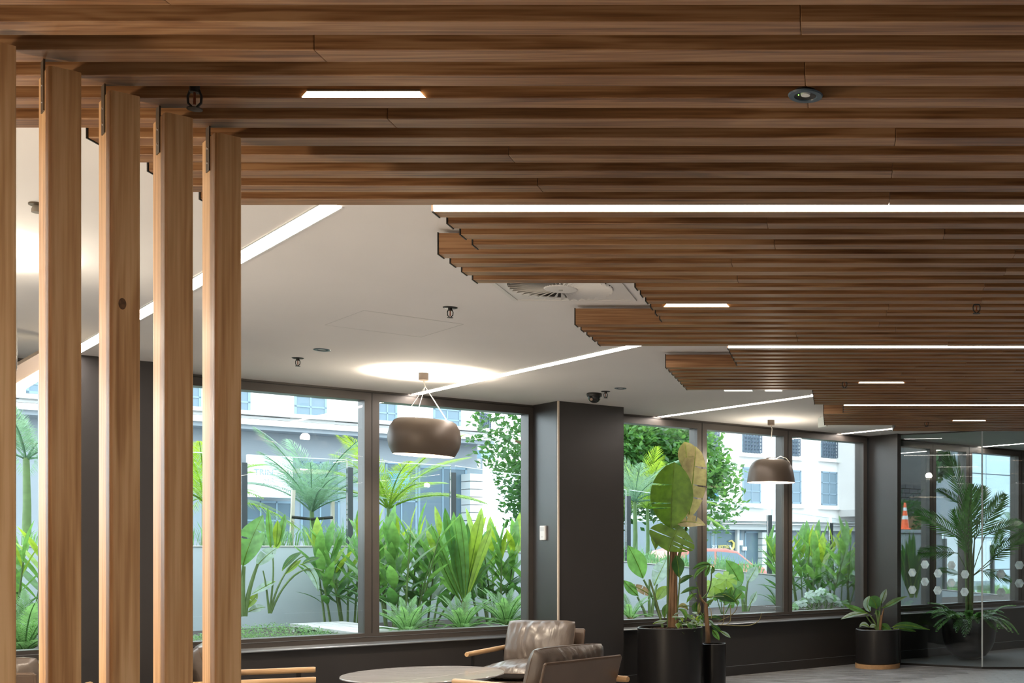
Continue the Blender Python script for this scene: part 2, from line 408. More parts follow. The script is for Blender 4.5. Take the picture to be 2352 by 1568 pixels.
# ================================================================== recessed light lines across the white ceiling
def light_line(s, o0, o1, label, w=0.075):
    r = empty('light_line', W(s, (o0 + o1) / 2, CEIL), TH); tag(r, label, 'ceiling light', 'recessed light lines')
    h = abs(o1 - o0) / 2
    MB().box(-w / 2, w / 2, -h, h, -0.0025, -0.0005).build('diffuser', M_LEDC, r)
    for q in (-1, 1):
        MB().box(q * (w / 2 + 0.004) - 0.004, q * (w / 2 + 0.004) + 0.004, -h, h, -0.006, -0.0005).build('trim', M_WHITE, r)
    return r
light_line(1.677, -5.25, -0.02, 'recessed light line that passes behind the timber posts to the window')
light_line(4.283, -3.45, -0.02, 'recessed light line running past the drum pendant to the window')
light_line(6.828, -2.36, -0.02, 'recessed light line between the dark column and the dome pendant')
light_line(9.394, -0.86, -0.02, 'short recessed light line next to the exit sign, ending at the last window')
light_line(11.95, -2.6, -0.02, 'recessed light line inside the glass meeting room')
for s in (-0.883, ):
    light_line(s, -10.0, -0.02, 'recessed light line on the far side of the timber posts')
# the lounge goes on behind the tripod with the same lamps
for s in (1.677, 4.283, 6.828, 9.394, 11.95):
    light_line(s, -14.5, -10.6, 'recessed light line over the part of the lounge behind the view', 0.045)

# ================================================================== timber posts
PZ = ZB - 0.030
PH = PZ
post_pts = []
PW, PD = 0.069, 0.137
labels = ['timber post with its edge cut by the picture, first of the row', 'timber post between the first post and the post with a dark knot',
          'timber post with a dark round knot in its face', 'timber post next to the knotted post, with dark streaks in its grain',
          'timber post with wavy curly grain, last of the row']
def post_section():
    # local x along the wall direction (visible narrow face), local y outward; rounded left-hand edges
    r = 0.012; pts = []
    for cx, cy, a0 in ((r, r, PI), (PW - 0.004, 0.004, 1.5 * PI), (PW - 0.004, PD - 0.004, 0), (r, PD - r, 0.5 * PI)):
        rr = r if cx == r else 0.004
        for k in range(5):
            a = a0 + k * PI / 8
            pts.append((cx + rr * math.cos(a), cy + rr * math.sin(a)))
    return pts
SEC = post_section()
for i in range(5):
    x = -1.929 + 0.0543 * (i - 1); y = 2.859 + 0.154 * (i - 1)
    r = empty('timber_post', (x, y, 0), TH); tag(r, labels[i], 'post', 'timber screen posts')
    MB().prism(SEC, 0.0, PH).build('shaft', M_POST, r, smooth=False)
    # steel bracket let into the left face, rising to the baffle above
    b = MB().prism([(-0.003, 0.050), (0.001, 0.050), (0.001, 0.083), (-0.003, 0.083)], PH - 0.098, ZB).build('bracket', M_STEEL, r)
    for k, dz in enumerate((0.030, 0.072)):
        s = MB(); s.lathe([(0, 0.0), (0.004, 0.0), (0.0035, 0.0015), (0, 0.002)], 10)
        sc = s.build('screw', M_SCREW, b, (-0.003, 0.068, PH - dz)); sc.rotation_euler = (0, -PI / 2, 0)
    MB().prism([(0.001, 0.05), (0.05, 0.05), (0.05, 0.083), (0.001, 0.083)], PH + 0.0002, PH + 0.004).build('top_plate', M_STEEL, r)
    if i == 2:
        kn = MB()
        kn.lathe([(0, 0), (0.012, 0), (0.011, 0.0004), (0, 0.0006)], 20)
        k_ = kn.build('knot', plain('dark_knot', (0.14, 0.07, 0.03), 0.5, var=0.5, scale=90), r, (0.028, 0.0, EYE + (V0 - 697) * 3.03 / F)); k_.rotation_euler = (PI / 2, 0, 0)
        k_.scale = (0.75, 1.25, 1.0)

# ================================================================== things on the ceiling
def sprinkler(loc, label, sc=1.0, plate=True, group='ceiling sprinklers'):
    r = empty('sprinkler', loc); tag(r, label, 'sprinkler', group)
    if plate: MB().lathe([(0, -0.004), (0.034 * sc, -0.004), (0.040 * sc, 0.0), (0.040 * sc, 0.001), (0, 0.001)], 24).build('rosette', M_BLACK, r, smooth=True)
    MB().lathe([(0, 0.0), (0.011 * sc, 0.0), (0.011 * sc, -0.018 * sc), (0, -0.018 * sc)], 12).build('body', M_BLACK, r, smooth=True)
    for q in (-1, 1):
        MB().tube([(q * 0.010 * sc, 0, -0.012 * sc), (q * 0.016 * sc, 0, -0.026 * sc), (q * 0.015 * sc, 0, -0.042 * sc), (q * 0.003 * sc, 0, -0.054 * sc)], 0.0028 * sc, 6).build('frame_arm', M_BLACK, r)
    MB().tube([(0, 0, -0.018 * sc), (0, 0, -0.046 * sc)], 0.003 * sc, 6).build('bulb', M_BRASS, r)
    MB().lathe([(0, -0.052 * sc), (0.017 * sc, -0.055 * sc), (0.017 * sc, -0.057 * sc), (0, -0.058 * sc)], 16).build('deflector', M_BLACK, r, smooth=True)
    return r
sprinkler(onz(1034, 706, CEIL - 0.0005), 'black pendent sprinkler on the white ceiling beside the swirl diffuser')
sprinkler(onz(684, 822, CEIL - 0.0005), 'black pendent sprinkler on the white ceiling next to a small blue downlight')
sprinkler(onz(1391, 898.5, CEIL - 0.0005), 'black pendent sprinkler between the dome camera and a round downlight')
def baf_gap(u, i, dz=0.0):
    y = yf(i) - 0.040
    return Vector(((u - U0) * y / F, y, ZB + dz))
sprinkler(baf_gap(447, 4, 0.020), 'black sprinkler hanging between baffles, beside the bracketed posts', 1.15, False)
sprinkler(baf_gap(2243, 22, 0.022), 'black sprinkler between baffles in line with the second pool of light', 1.1, False)
sprinkler(baf_gap(1940, 40, 0.022), 'black sprinkler just beside the pool of light before the glass room', 1.1, False)
sprinkler(baf_gap(2128, 58, 0.022), 'tiny black sprinkler between the last baffles, beside the smallest pool of light', 1.1, False)

def downlight(loc, rad, label):
    r = empty('downlight', loc); tag(r, label, 'downlight')
    MB().lathe([(rad * 0.62, -0.001), (rad * 0.66, -0.004), (rad * 0.95, -0.004), (rad, 0.0), (rad * 0.62, 0.0)], 32, closed=True).build('bezel', M_DARKBLUE, r, smooth=True)
    MB().lathe([(0, 0.010), (rad * 0.62, -0.001), (rad * 0.62, 0.012), (0, 0.012)], 28).build('cup', M_BLACK, r, smooth=True)
    MB().lathe([(0, -0.001), (rad * 0.26, -0.0005), (rad * 0.30, 0.008), (0, 0.009)], 20).build('lens', M_WHITE, r, smooth=True)
    return r
d_ = downlight(onz(1850, 219, ZB - 0.001), 0.047, 'round dark blue emergency light set across two baffles')
MB().lathe([(0, -0.002), (0.0016, -0.002), (0.0016, 0.0), (0, 0.0)], 10).build('indicator', emit('green_indicator', (0.25, 1.0, 0.1), 3.0), d_, (-0.018, -0.010, -0.002))
downlight(onz(740, 803, CEIL - 0.0005), 0.055, 'small blue rimmed downlight on the white ceiling by the drum pendant')
downlight(onz(1425, 891.5, CEIL - 0.0005), 0.050, 'small round downlight on the white ceiling beside the dome camera')

c_ = empty('dome_camera', onz(1365, 903, CEIL - 0.0005)); tag(c_, 'black dome security camera on the ceiling in front of the dark column', 'camera')
MB().lathe([(0, 0.0), (0.062, 0.0), (0.066, -0.012), (0.062, -0.028), (0.055, -0.030), (0, -0.030)], 32).build('base_ring', M_BLACK, c_, smooth=True)
MB().lathe([(0.055, -0.030), (0.050, -0.052), (0.038, -0.070), (0.020, -0.080), (0, -0.082)], 32).build('dome', plain('smoked_dome', (0.01, 0.01, 0.01), 0.06), c_, smooth=True)
MB().lathe([(0, 0), (0.012, 0), (0.012, 0.01), (0, 0.01)], 14).build('lens', plain('lens_glint', (0.35, 0.25, 0.2), 0.1), c_, (-0.015, -0.041, -0.058)).rotation_euler = (PI / 2, 0, 0)

sp = empty('spot_light', onz(86, 468, CEIL - 0.0005)); tag(sp, 'small grey ceiling spot partly behind the timber posts', 'spot light')
MB().lathe([(0, 0), (0.030, 0), (0.030, -0.006), (0, -0.006)], 20).build('mount', M_STEEL, sp, smooth=True)
MB().lathe([(0, -0.006), (0.014, -0.006), (0.020, -0.022), (0.020, -0.034), (0, -0.034)], 20).build('head', plain('warm_grey_metal', (0.25, 0.22, 0.19), 0.4), sp, smooth=True)

# ---- swirl air diffuser
dc = onz(1288, 657, CEIL); dw = 0.328
dr = empty('air_diffuser', (dc.x, dc.y, CEIL)); tag(dr, 'square white ceiling diffuser with radial swirl blades', 'air diffuser')
M_DIFF = plain('diffuser_white', (0.74, 0.72, 0.70), 0.5)
def ring_square(a, b_, z0, z1):
    m = MB()
    for q in range(4):
        if q == 0: m.box(-b_, b_, -b_, -a, z0, z1)
        if q == 1: m.box(-b_, b_, a, b_, z0, z1)
        if q == 2: m.box(-b_, -a, -a, a, z0, z1)
        if q == 3: m.box(a, b_, -a, a, z0, z1)
    return m
ring_square(dw - 0.026, dw, -0.008, -0.0005).build('outer_frame', M_DIFF, dr)
pl = MB(); nseg = 48
for k in range(nseg):                                        # plate with a round opening
    a0, a1 = 2 * PI * k / nseg, 2 * PI * (k + 1) / nseg
    def sq(a):
        c, s = math.cos(a), math.sin(a); t = (dw - 0.027) / max(abs(c), abs(s)); return (c * t, s * t)
    R_ = 0.262
    p = [(R_ * math.cos(a0), R_ * math.sin(a0)), sq(a0), sq(a1), (R_ * math.cos(a1), R_ * math.sin(a1))]
    pl.add([(x, y, z) for z in (-0.005, -0.001) for x, y in p], [(0, 1, 2, 3), (7, 6, 5, 4), (0, 3, 7, 4), (1, 5, 6, 2)])
pl.build('face_plate', M_DIFF, dr, (0, 0, 0))
MB().lathe([(0, -0.0006), (0.262, -0.0006), (0.262, -0.0003), (0, -0.0003)], 48).build('plenum', plain('plenum_dark', (0.02, 0.015, 0.012), 0.9), dr, (0, 0, 0))
blade_m = MB().add([(0.085, 0.003, -0.016), (0.258, 0.014, -0.020), (0.258, -0.012, -0.002), (0.085, -0.004, -0.002),
                    (0.085, 0.003, -0.0145), (0.258, 0.014, -0.0185), (0.258, -0.012, -0.0005), (0.085, -0.004, -0.0005)],
                   [(0, 1, 2, 3), (7, 6, 5, 4), (0, 4, 5, 1), (1, 5, 6, 2), (2, 6, 7, 3), (3, 7, 4, 0)]).mesh('blade', M_DIFF)
for k in range(36):
    link('blade', blade_m, dr, (0, 0, 0), 2 * PI * k / 36)
MB().lathe([(0, -0.020), (0.080, -0.018), (0.086, -0.012), (0.086, -0.002), (0, -0.002)], 40).build('hub', M_DIFF, dr, (0, 0, 0), smooth=True)
MB().lathe([(0, -0.022), (0.010, -0.022), (0.012, -0.018), (0, -0.018)], 12).build('hub_screw', M_SCREW, dr, (0, 0, 0), smooth=True)

# ---- flush access hatch, exit sign, panel lights
ah = empty('access_hatch', onz(905, 745, CEIL), TH); tag(ah, 'flush square access hatch outlined on the white ceiling', 'hatch')
ring_square(0.292, 0.296, -0.0012, -0.0004).build('frame', plain('hatch_line', (0.62, 0.61, 0.60), 0.8), ah)
MB().box(-0.290, 0.290, -0.290, 0.290, -0.0008, -0.0003).build('panel', M_PLASTER, ah)
ex = empty('exit_sign', aty(1890, 967, 11.75)); tag(ex, 'white box exit sign seen edge on beside the last baffles', 'sign')
ex.location.z = CEIL - 0.001
MB().box(-0.012, 0.012, -0.07, 0.07, -0.112, -0.016).build('sign_box', plain('sign_white', (0.8, 0.86, 0.86), 0.3), ex, rz=0.6)
for q in (-0.05, 0.05): MB().tube([(-math.sin(0.6) * q, math.cos(0.6) * q, -0.016), (-math.sin(0.6) * q, math.cos(0.6) * q, -0.0005)], 0.004, 6).build('hanger', M_WHITE, ex)
for u0, u1, lb in ((1662, 1727, 'flat white ceiling panel light behind the long stepped baffles'), (1757, 1795, 'smaller flat ceiling panel light next to the long panel light')):
    a, b_ = onz(u0, 893.5, CEIL), onz(u1, 893.5, CEIL)
    r = empty('panel_light', ((a.x + b_.x) / 2, a.y, CEIL)); tag(r, lb, 'panel light')
    h = (b_.x - a.x) / 2
    MB().box(-h, h, -0.09, 0.09, -0.004, -0.0005).build('diffuser', emit('panel_diffuser', (0.95, 1.0, 0.9), 2.2), r)
    ring = MB().box(-h - 0.008, -h, -0.098, 0.098, -0.006, -0.0005).box(h, h + 0.008, -0.098, 0.098, -0.006, -0.0005).box(-h, h, 0.09, 0.098, -0.006, -0.0005).box(-h, h, -0.098, -0.09, -0.006, -0.0005)
    ring.build('frame', M_WHITE, r)

# ---- pendants
M_SHADE = plain('bronze_pendant_shade', (0.115, 0.088, 0.068), 0.42, metal=0.15)
M_SHADEIN = plain('white_shade_inside', (0.85, 0.82, 0.76), 0.6)
M_BULB = emit('pendant_opal_bulb', (1.0, 0.87, 0.68), 10.0)
M_CABLE = plain('white_cable', (0.75, 0.72, 0.66), 0.5)
def pendant(loc, kind, label, drop, tilt=0.0, power=60.0, rz=0.0):
    r = empty('pendant_lamp', loc); tag(r, label, 'pendant lamp')
    MB().lathe([(0, 0), (0.036, 0), (0.036, -0.052), (0.030, -0.055), (0, -0.055)], 24).build('canopy', M_SHADE, r, smooth=True)
    if kind == 'drum':
        out = [(0.200, 0.27), (0.225, 0.255), (0.252, 0.21), (0.265, 0.15), (0.265, 0.11), (0.254, 0.06), (0.232, 0.015), (0.222, 0.0)]
        inn = [(0.216, 0.003), (0.226, 0.018), (0.247, 0.062), (0.258, 0.11), (0.258, 0.15), (0.246, 0.208), (0.220, 0.250), (0.196, 0.264)]
    else:
        out = [(0.055, 0.245), (0.12, 0.242), (0.165, 0.228), (0.20, 0.20), (0.222, 0.16), (0.236, 0.10), (0.246, 0.04), (0.250, 0.0)]
        inn = [(0.244, 0.001), (0.240, 0.04), (0.230, 0.10), (0.216, 0.158), (0.195, 0.195), (0.162, 0.222), (0.118, 0.236), (0.055, 0.239)]
    sh = empty('shade_group', (0, 0, 0)); bpy.data.objects.remove(sh)
    n = len(out)
    sm_ = MB().lathe(out + inn, 64, closed=True).mesh('shade', M_SHADE, True)
    sm_.materials.append(M_SHADEIN)
    for p in sm_.polygons:
        c = p.center; rr = math.hypot(c.x, c.y)
        nn = p.normal
        if (nn.x * c.x + nn.y * c.y) < -1e-4 or (nn.z < -0.5 and c.z > 0.2): p.material_index = 1
    s = link('shade', sm_, r, (0, 0, -drop)); s.rotation_euler = (0, tilt, 0)
    zt = -drop + 0.27 if kind == 'drum' else -drop + 0.245
    if kind == 'drum':
        ang = [0.35, 2.3, 4.1]
        for k, a in enumerate(ang):
            e = Vector((0.19 * math.cos(a), 0.19 * math.sin(a), zt - 0.02 - tilt * 0.19 * math.cos(a)))
            MB().tube([(0.0, 0, -0.055), (0.012, 0.0, -0.10), e], 0.0035 if k == 0 else 0.0015, 6).build('cable', M_CABLE, s if False else r)
        MB().tube([(-0.19, 0, zt - 0.135), (0.19, 0, zt - 0.135)], 0.005, 6).build('cross_bar', M_SHADEIN, r)
        MB().tube([(0, -0.19, zt - 0.135), (0, 0.19, zt - 0.135)], 0.005, 6).build('cross_bar', M_SHADEIN, r)
        bz = -drop + 0.12
    else:
        MB().tube([(0, 0, -0.055), (0.010, 0, -0.09), (0.004, 0.0, -0.17), (-0.004, 0, -0.22), (0.0, 0, zt)], 0.0045, 6).build('cable', M_CABLE, r)
        MB().lathe([(0, 0.0), (0.055, 0.0), (0.05, 0.012), (0.012, 0.018), (0, 0.018)], 24).build('cap', M_SHADE, r, (0, 0, zt), smooth=True)
        MB().tube([(0.05, 0, zt + 0.004), (0.10, 0, zt + 0.03), (0.16, 0, zt + 0.008), (0.2, 0, zt - 0.04)], 0.003, 6).build('loop_cable', M_CABLE, r)
        bz = -drop + 0.13
    MB().lathe([(0, 0.04), (0.03, 0.03), (0.042, 0.0), (0.03, -0.03), (0, -0.042)], 20, (0, 0, 0)).build('bulb', M_BULB, r, (0, 0, bz), smooth=True)
    MB().tube([(0, 0, bz + 0.03), (0, 0, bz + (0.02 if kind == 'drum' else 0.115))] if kind != 'drum' else [(0, 0, zt - 0.135), (0, 0, bz + 0.025)], 0.012, 8).build('holder', M_SHADEIN, r)
    ld = bpy.data.lights.new('pendant_light', 'POINT'); ld.energy = power; ld.color = (1.0, 0.85, 0.66); ld.shadow_soft_size = 0.05
    lo = bpy.data.objects.new('lamp_light', ld); COL.objects.link(lo); lo.parent = r; lo.location = (0, 0, bz - 0.06)
    if kind == 'dome':                                       # the canopy also washes the ceiling with an uplight ring
        ld.energy = power * 0.7
    up = bpy.data.lights.new('uplight', 'POINT'); up.energy = power * 0.24; up.color = (1.0, 0.89, 0.72); up.shadow_soft_size = 0.04
    uo = bpy.data.objects.new('uplight', up); COL.objects.link(uo); uo.parent = r; uo.location = (0.02, 0.0, zt + 0.045)
    return r
pc = onz(973, 857, CEIL - 0.0005)
pendant(pc, 'drum', 'wide bronze drum pendant hung on thin cables above the round table', CEIL - (EYE + (V0 - 1046) * pc.y / F), 0.05, 55)
pc = onz(1771, 964.5, CEIL - 0.0005)
pendant(pc, 'dome', 'bronze dome pendant in front of the three pane window', CEIL - (EYE + (V0 - 1108) * pc.y / F), 0.0, 55)
pc = onz(-130, 560, CEIL - 0.0005)
pendant(pc, 'drum', 'bronze drum pendant on the far side of the timber posts', 0.63, -0.02, 75)

# ---- suspended light profile seen through the first gap of the posts
a = aty(20, 890, 7.0); b_ = aty(140, 820, 7.35)
r = empty('light_profile', a); tag(r, 'beige suspended light profile crossing the window between the first posts', 'light profile')
dv = b_ - a; L_ = dv.length
pm = MB().box(0, L_, -0.004, 0.004, -0.052, 0.0).box(0, L_, -0.004, 0.05, 0.0, 0.012)
def orient(o, x, zhint=Vector((0, 0, 1))):
    x = x.normalized(); y = zhint.cross(x).normalized(); z = x.cross(y)
    o.matrix_local = Matrix(((x.x, y.x, z.x, 0), (x.y, y.y, z.y, 0), (x.z, y.z, z.z, 0), (0, 0, 0, 1)))
side = MB().box(0, L_, 0.0, 0.05, 0.0, 0.085).build('side_profile', plain('beige_profile', (0.45, 0.36, 0.28), 0.5), r); orient(side, dv)
dif = MB().box(0, L_, -0.004, 0.046, -0.055, -0.001).build('diffuser', M_GLOW, r); orient(dif, dv)
for t in (0.15, 0.85):
    p = dv * t
    MB().tube([p + Vector((0, 0, 0.08)), Vector((p.x, p.y, CEIL - a.z))], 0.002, 6).build('wire', M_CABLE, r)

# wall device on the column side
wd = empty('wall_sensor', W(c2s0, -0.455, 0), TH)
kk = (1250 - U0) / F
oo = None
best = None
for t in range(0, 460, 5):
    p = W(c2s0, -0.455 + t / 1000.0)
    if best is None or abs(p.x / p.y - kk) < best[0]: best = (abs(p.x / p.y - kk), t / 1000.0, p)
zz = EYE + (V0 - 1223.5) * best[2].y / F
wd.location = (best[2].x, best[2].y, zz); tag(wd, 'small white wall sensor on the side of the dark column', 'sensor')
hh = 16.5 * best[2].y / F
MB().box(-0.022, -0.0005, -0.045, 0.045, -hh, hh).build('case', M_WHITE, wd, bevel=0.004)
MB().box(-0.0235, -0.022, -0.034, 0.034, hh * 0.25, hh * 0.8).build('cover', plain('sensor_grey', (0.62, 0.62, 0.62), 0.4), wd)
MB().box(-0.0232, -0.022, -0.006, 0.006, -hh * 0.6, -hh * 0.5).build('button', plain('sensor_dark', (0.2, 0.2, 0.2), 0.4), wd)

# ================================================================== furniture
def leather(name, col, crease=0.0):
    m, t, b = new_mat(name); N = t.nodes; L = t.links
    tc = N.new('ShaderNodeTexCoord')
    nz = N.new('ShaderNodeTexNoise'); nz.inputs['Scale'].default_value = 4; nz.inputs['Detail'].default_value = 3; L.new(tc.outputs['Object'], nz.inputs['Vector'])
    rp = N.new('ShaderNodeValToRGB'); rp.color_ramp.elements[0].color = (*[c * 0.8 for c in col], 1); rp.color_ramp.elements[1].color = (*[c * 1.25 for c in col], 1)
    L.new(nz.outputs['Fac'], rp.inputs[0]); L.new(rp.outputs[0], b.inputs['Base Color'])
    b.inputs['Roughness'].default_value = 0.30; b.inputs['Specular IOR Level'].default_value = 0.7
    vz = N.new('ShaderNodeTexVoronoi'); vz.inputs['Scale'].default_value = 260; L.new(tc.outputs['Object'], vz.inputs['Vector'])
    bp = N.new('ShaderNodeBump'); bp.inputs['Strength'].default_value = 0.12; bp.inputs['Distance'].default_value = 0.002
    L.new(vz.outputs['Distance'], bp.inputs['Height'])
    cz = N.new('ShaderNodeTexNoise'); cz.inputs['Scale'].default_value = 7; cz.inputs['Detail'].default_value = 2.5; cz.inputs['Distortion'].default_value = 1.2
    mp = N.new('ShaderNodeMapping'); mp.inputs['Scale'].default_value = (1.6, 0.55, 1.0); L.new(tc.outputs['Object'], mp.inputs[0]); L.new(mp.outputs[0], cz.inputs['Vector'])
    b2 = N.new('ShaderNodeBump'); b2.inputs['Strength'].default_value = crease; b2.inputs['Distance'].default_value = 0.03
    L.new(cz.outputs['Fac'], b2.inputs['Height']); L.new(bp.outputs[0], b2.inputs['Normal']); L.new(b2.outputs[0], b.inputs['Normal'])
    return m
M_LEATHER = leather('grey_brown_leather', (0.135, 0.110, 0.092), 0.20)
M_SHELL = leather('brown_shell_leather', (0.125, 0.082, 0.055))
M_METAL = plain('black_steel_frame', (0.015, 0.015, 0.016), 0.4, metal=0.5)

def cushion(w, d, h, seed, nu=40, nv=32, pinch=0.0):
    """puffy leather cushion, flat-ish top and bottom, rounded rim and gathered creases"""
    vs = []; fs = []
    rnd = random.Random(seed); ph = rnd.uniform(0, 50)
    def pt(i, j, sgn):
        x = -1 + 2 * i / nu; y = -1 + 2 * j / nv
        e = max(0.0, (1 - abs(x) ** 5)) ** 0.5 * max(0.0, (1 - abs(y) ** 5)) ** 0.5
        puff = 0.62 + 0.38 * (1 - x * x) * (1 - y * y)
        t = 0.5 * h * e ** 0.75 * puff / 0.9
        # creases run in from the long edges
        cr = noise.noise(Vector((x * 5.5 + ph, y * 1.6, sgn))) * 0.5 + noise.noise(Vector((x * 11 + ph, y * 2.6, sgn * 2.0))) * 0.35
        edge = min(1.0, (abs(y) ** 2) + 0.30)
        t += 0.22 * h * cr * edge * e
        # square the outline with slightly rounded corners
        k = 1.0 - 0.035 * (abs(x) * abs(y)) ** 4
        return (0.5 * w * x * k, 0.5 * d * y * k, sgn * t)
    n1 = nu + 1
    for sgn in (1, -1):
        for j in range(nv + 1):
            for i in range(n1): vs.append(pt(i, j, sgn))
    off = n1 * (nv + 1)
    for j in range(nv):
        for i in range(nu):
            a = j * n1 + i
            fs.append((a, a + 1, a + n1 + 1, a + n1)); fs.append((off + a, off + a + n1, off + a + n1 + 1, off + a + 1))
    m = MB(); m.add(vs, fs)
    return m
def armchair(loc, rz, label, seed=1):
    """local -y is the front; arms are round rods along y"""
    r = empty('armchair', loc, rz); tag(r, label, 'armchair', 'leather lounge armchairs')
    AH = 0.50; AW = 0.355; RR = 0.021
    for s in (-1, 1):
        a = MB(); a.tube([(0, 0, 0), (0.012, 0, 0), (0.86, 0, 0), (0.872, 0, 0)], [RR * 0.85, RR, RR, RR * 0.85], 20)
        ao = a.build('arm', M_ARM, r, (s * AW, -0.44, AH), PI / 2, smooth=True)
        for y in (-0.33, 0.27):
            MB().box(s * AW - 0.006, s * AW + 0.006, y - 0.016, y + 0.016, 0.0, AH - RR * 0.6).build('leg', M_METAL, r)
        MB().box(s * AW - 0.006, s * AW + 0.006, -0.33, 0.27, 0.235, 0.262).build('side_rail', M_METAL, r)
    for y in (-0.33, 0.27):
        MB().box(-AW, AW, y - 0.012, y + 0.012, 0.238, 0.260).build('cross_rail', M_METAL, r)
    MB().box(-0.318, 0.318, -0.36, 0.28, 0.262, 0.276).build('seat_base', M_SHELL, r, bevel=0.004)
    sc = cushion(0.63, 0.66, 0.155, seed).build('seat_cushion', M_LEATHER, r, (0, -0.055, 0.345), smooth=True)
    rim = []
    for k in range(61):
        a = 2 * PI * k / 60; c, s_ = math.cos(a), math.sin(a); t = 1.0 / (abs(c) ** 10 + abs(s_) ** 10) ** 0.1
        rim.append((0.313 * c * t, 0.328 * s_ * t, 0.0))
    MB().tube(rim, 0.004, 6, False).build('piping', M_SHELL, sc)
    # back shell leans back, cushion in front of it
    lean = math.radians(17)
    bs = MB().box(-0.335, 0.335, -0.010, 0.010, 0.0, 0.41).build('back_shell', M_SHELL, r, (0, 0.265, 0.262), bevel=0.006); bs.rotation_euler = (-lean, 0, 0)
    rimb = [(-0.335, 0, 0.43), (0.335, 0, 0.43)]
    MB().tube([(-0.335, 0, 0.0), (-0.335, 0, 0.405), (-0.33, 0, 0.41), (0.33, 0, 0.41), (0.335, 0, 0.405), (0.335, 0, 0.0)], 0.0105, 8).build('edge_roll', M_SHELL, bs)
    bc = cushion(0.62, 0.40, 0.20, seed + 5).build('back_cushion', M_LEATHER, r, (0, 0.195, 0.548), smooth=True)
    bc.rotation_euler = (PI / 2 - lean, 0, 0)
    rim2 = [(p[0] * 0.308 / 0.313, p[1] * 0.198 / 0.328, 0.0) for p in rim]
    MB().tube(rim2, 0.004, 6, False).build('piping', M_SHELL, bc)
    return r
# facing direction f -> rotation so that local -y points along f
def face(fx, fy): return math.atan2(fy, fx) + PI / 2
armchair((-2.60, 9.92, 0), face(-0.16, -1.0), 'leather armchair with its back to the dark column, beyond the round table', 3)
armchair((-1.94, 7.70, 0), face(-0.84, 0.54), 'leather armchair showing its brown back shell, on the near side of the round table', 8)
armchair((-3.99, 7.87, 0), face(0.91, 0.41), 'leather armchair facing the round table from behind the timber posts', 14)
armchair((-5.00, 6.95, 0), face(-0.25, 0.95), 'leather armchair by the far window, seen between the first two posts', 21)

M_TABLE = plain('pale_grain_tabletop', (0.50, 0.47, 0.45), 0.12, spec=0.8, var=0.16, scale=3.0, stretch=(1.2, 14.0, 1.0))
tb = empty('round_table', (-3.11, 8.80, 0)); tag(tb, 'low round table with a pale stone-like grained top among the armchairs', 'table')
MB().lathe([(0, 0.405), (0.565, 0.405), (0.587, 0.414), (0.587, 0.420), (0.583, 0.424), (0, 0.424)], 96).build('table_top', M_TABLE, tb, smooth=True)
MB().box(0.235, 0.239, -0.50, 0.52, 0.4241, 0.4247).build('inlay_strip', plain('inlay', (0.7, 0.68, 0.64), 0.2), tb, rz=-0.5)
MB().lathe([(0, 0.0), (0.28, 0.0), (0.28, 0.012), (0.05, 0.02), (0.04, 0.03), (0.04, 0.38), (0.12, 0.405), (0, 0.405)], 48).build('pedestal', M_METAL, tb, smooth=True)

# floor lamp on the other side of the timber screen, left of the view
fl_ = empty('floor_lamp', (-3.75, 1.95, 0)); tag(fl_, 'floor lamp with an opal globe on the far side of the timber screen', 'floor lamp')
MB().lathe([(0, 0), (0.16, 0), (0.16, 0.012), (0.02, 0.02), (0, 0.02)], 32).build('base', M_METAL, fl_, smooth=True)
MB().tube([(0, 0, 0.015), (0, 0, 1.15)], 0.010, 10).build('pole', M_METAL, fl_, smooth=True)
MB().lathe([(0, -0.12)] + [(0.12 * math.cos(a), 0.12 * math.sin(a)) for a in [(-80 + 16 * k) * PI / 180 for k in range(11)]] + [(0, 0.12)], 32, (0, 0, 1.26)).build('globe', emit('opal_globe', (1.0, 0.82, 0.58), 230.0), fl_, smooth=True)

# ================================================================== glass partition of the meeting room
G0 = Vector((0.74, 13.70, 0)); G1 = Vector((1.655, 13.21, 0))
gp = empty('glass_partition', G1); tag(gp, 'frameless glass partition corner with frosted hexagons, around the potted palm', 'partition')
def gl(p): return Vector((p.x - G1.x, p.y - G1.y, p.z))
def seg_slab(p, q, t, z0, z1):
    d = (q - p); d.z = 0; n = Vector((-d.y, d.x, 0)).normalized() * t / 2
    return [(x.x - G1.x, x.y - G1.y) for x in (p - n, q - n, q + n, p + n)]
dg = (G1 - G0).normalized()
MB().prism(seg_slab(G0, G1 - dg * 0.006, 0.012, 0, 0), 0.02, CEIL - 0.012).build('glass_pane', M_GLASSP, gp)
G2 = Vector((5.0, 13.21, 0))
MB().prism(seg_slab(G1 + Vector((0.006, 0, 0)), G2, 0.012, 0, 0), 0.02, CEIL - 0.012).build('glass_pane', M_GLASSP, gp)
M_EDGE = plain('pale_glass_edge', (0.62, 0.70, 0.72), 0.2)
MB().box(-0.008, 0.008, -0.008, 0.008, 0.02, CEIL - 0.012).build('corner_joint', M_EDGE, gp)
MB().prism(seg_slab(G0 - dg * 0.014, G0 + dg * 0.004, 0.03, 0, 0), 0.0, CEIL).build('edge_trim', plain('brass_edge_trim', (0.45, 0.33, 0.18), 0.3, metal=0.5), gp)
for p, q in ((G0, G1), (G1, G2)):
    MB().prism(seg_slab(p, q, 0.03, 0, 0), 0.0, 0.022).build('floor_channel', M_BLACK, gp)
    MB().prism(seg_slab(p, q, 0.03, 0, 0), CEIL - 0.012, CEIL).build('head_channel', M_BLACK, gp)
M_FROST = leafmat('frosted_film', (0.70, 0.84, 0.92), (0.85, 1.0, 1.0), 0.7, 0.03)
def on_seg(u, v, p, q):
    k = (u - U0) / F; d = q - p
    t = (k * p.y - p.x) / (d.x - k * d.y)
    c = p + d * t
    return Vector((c.x, c.y, EYE + (V0 - v) * c.y / F)), d.normalized()
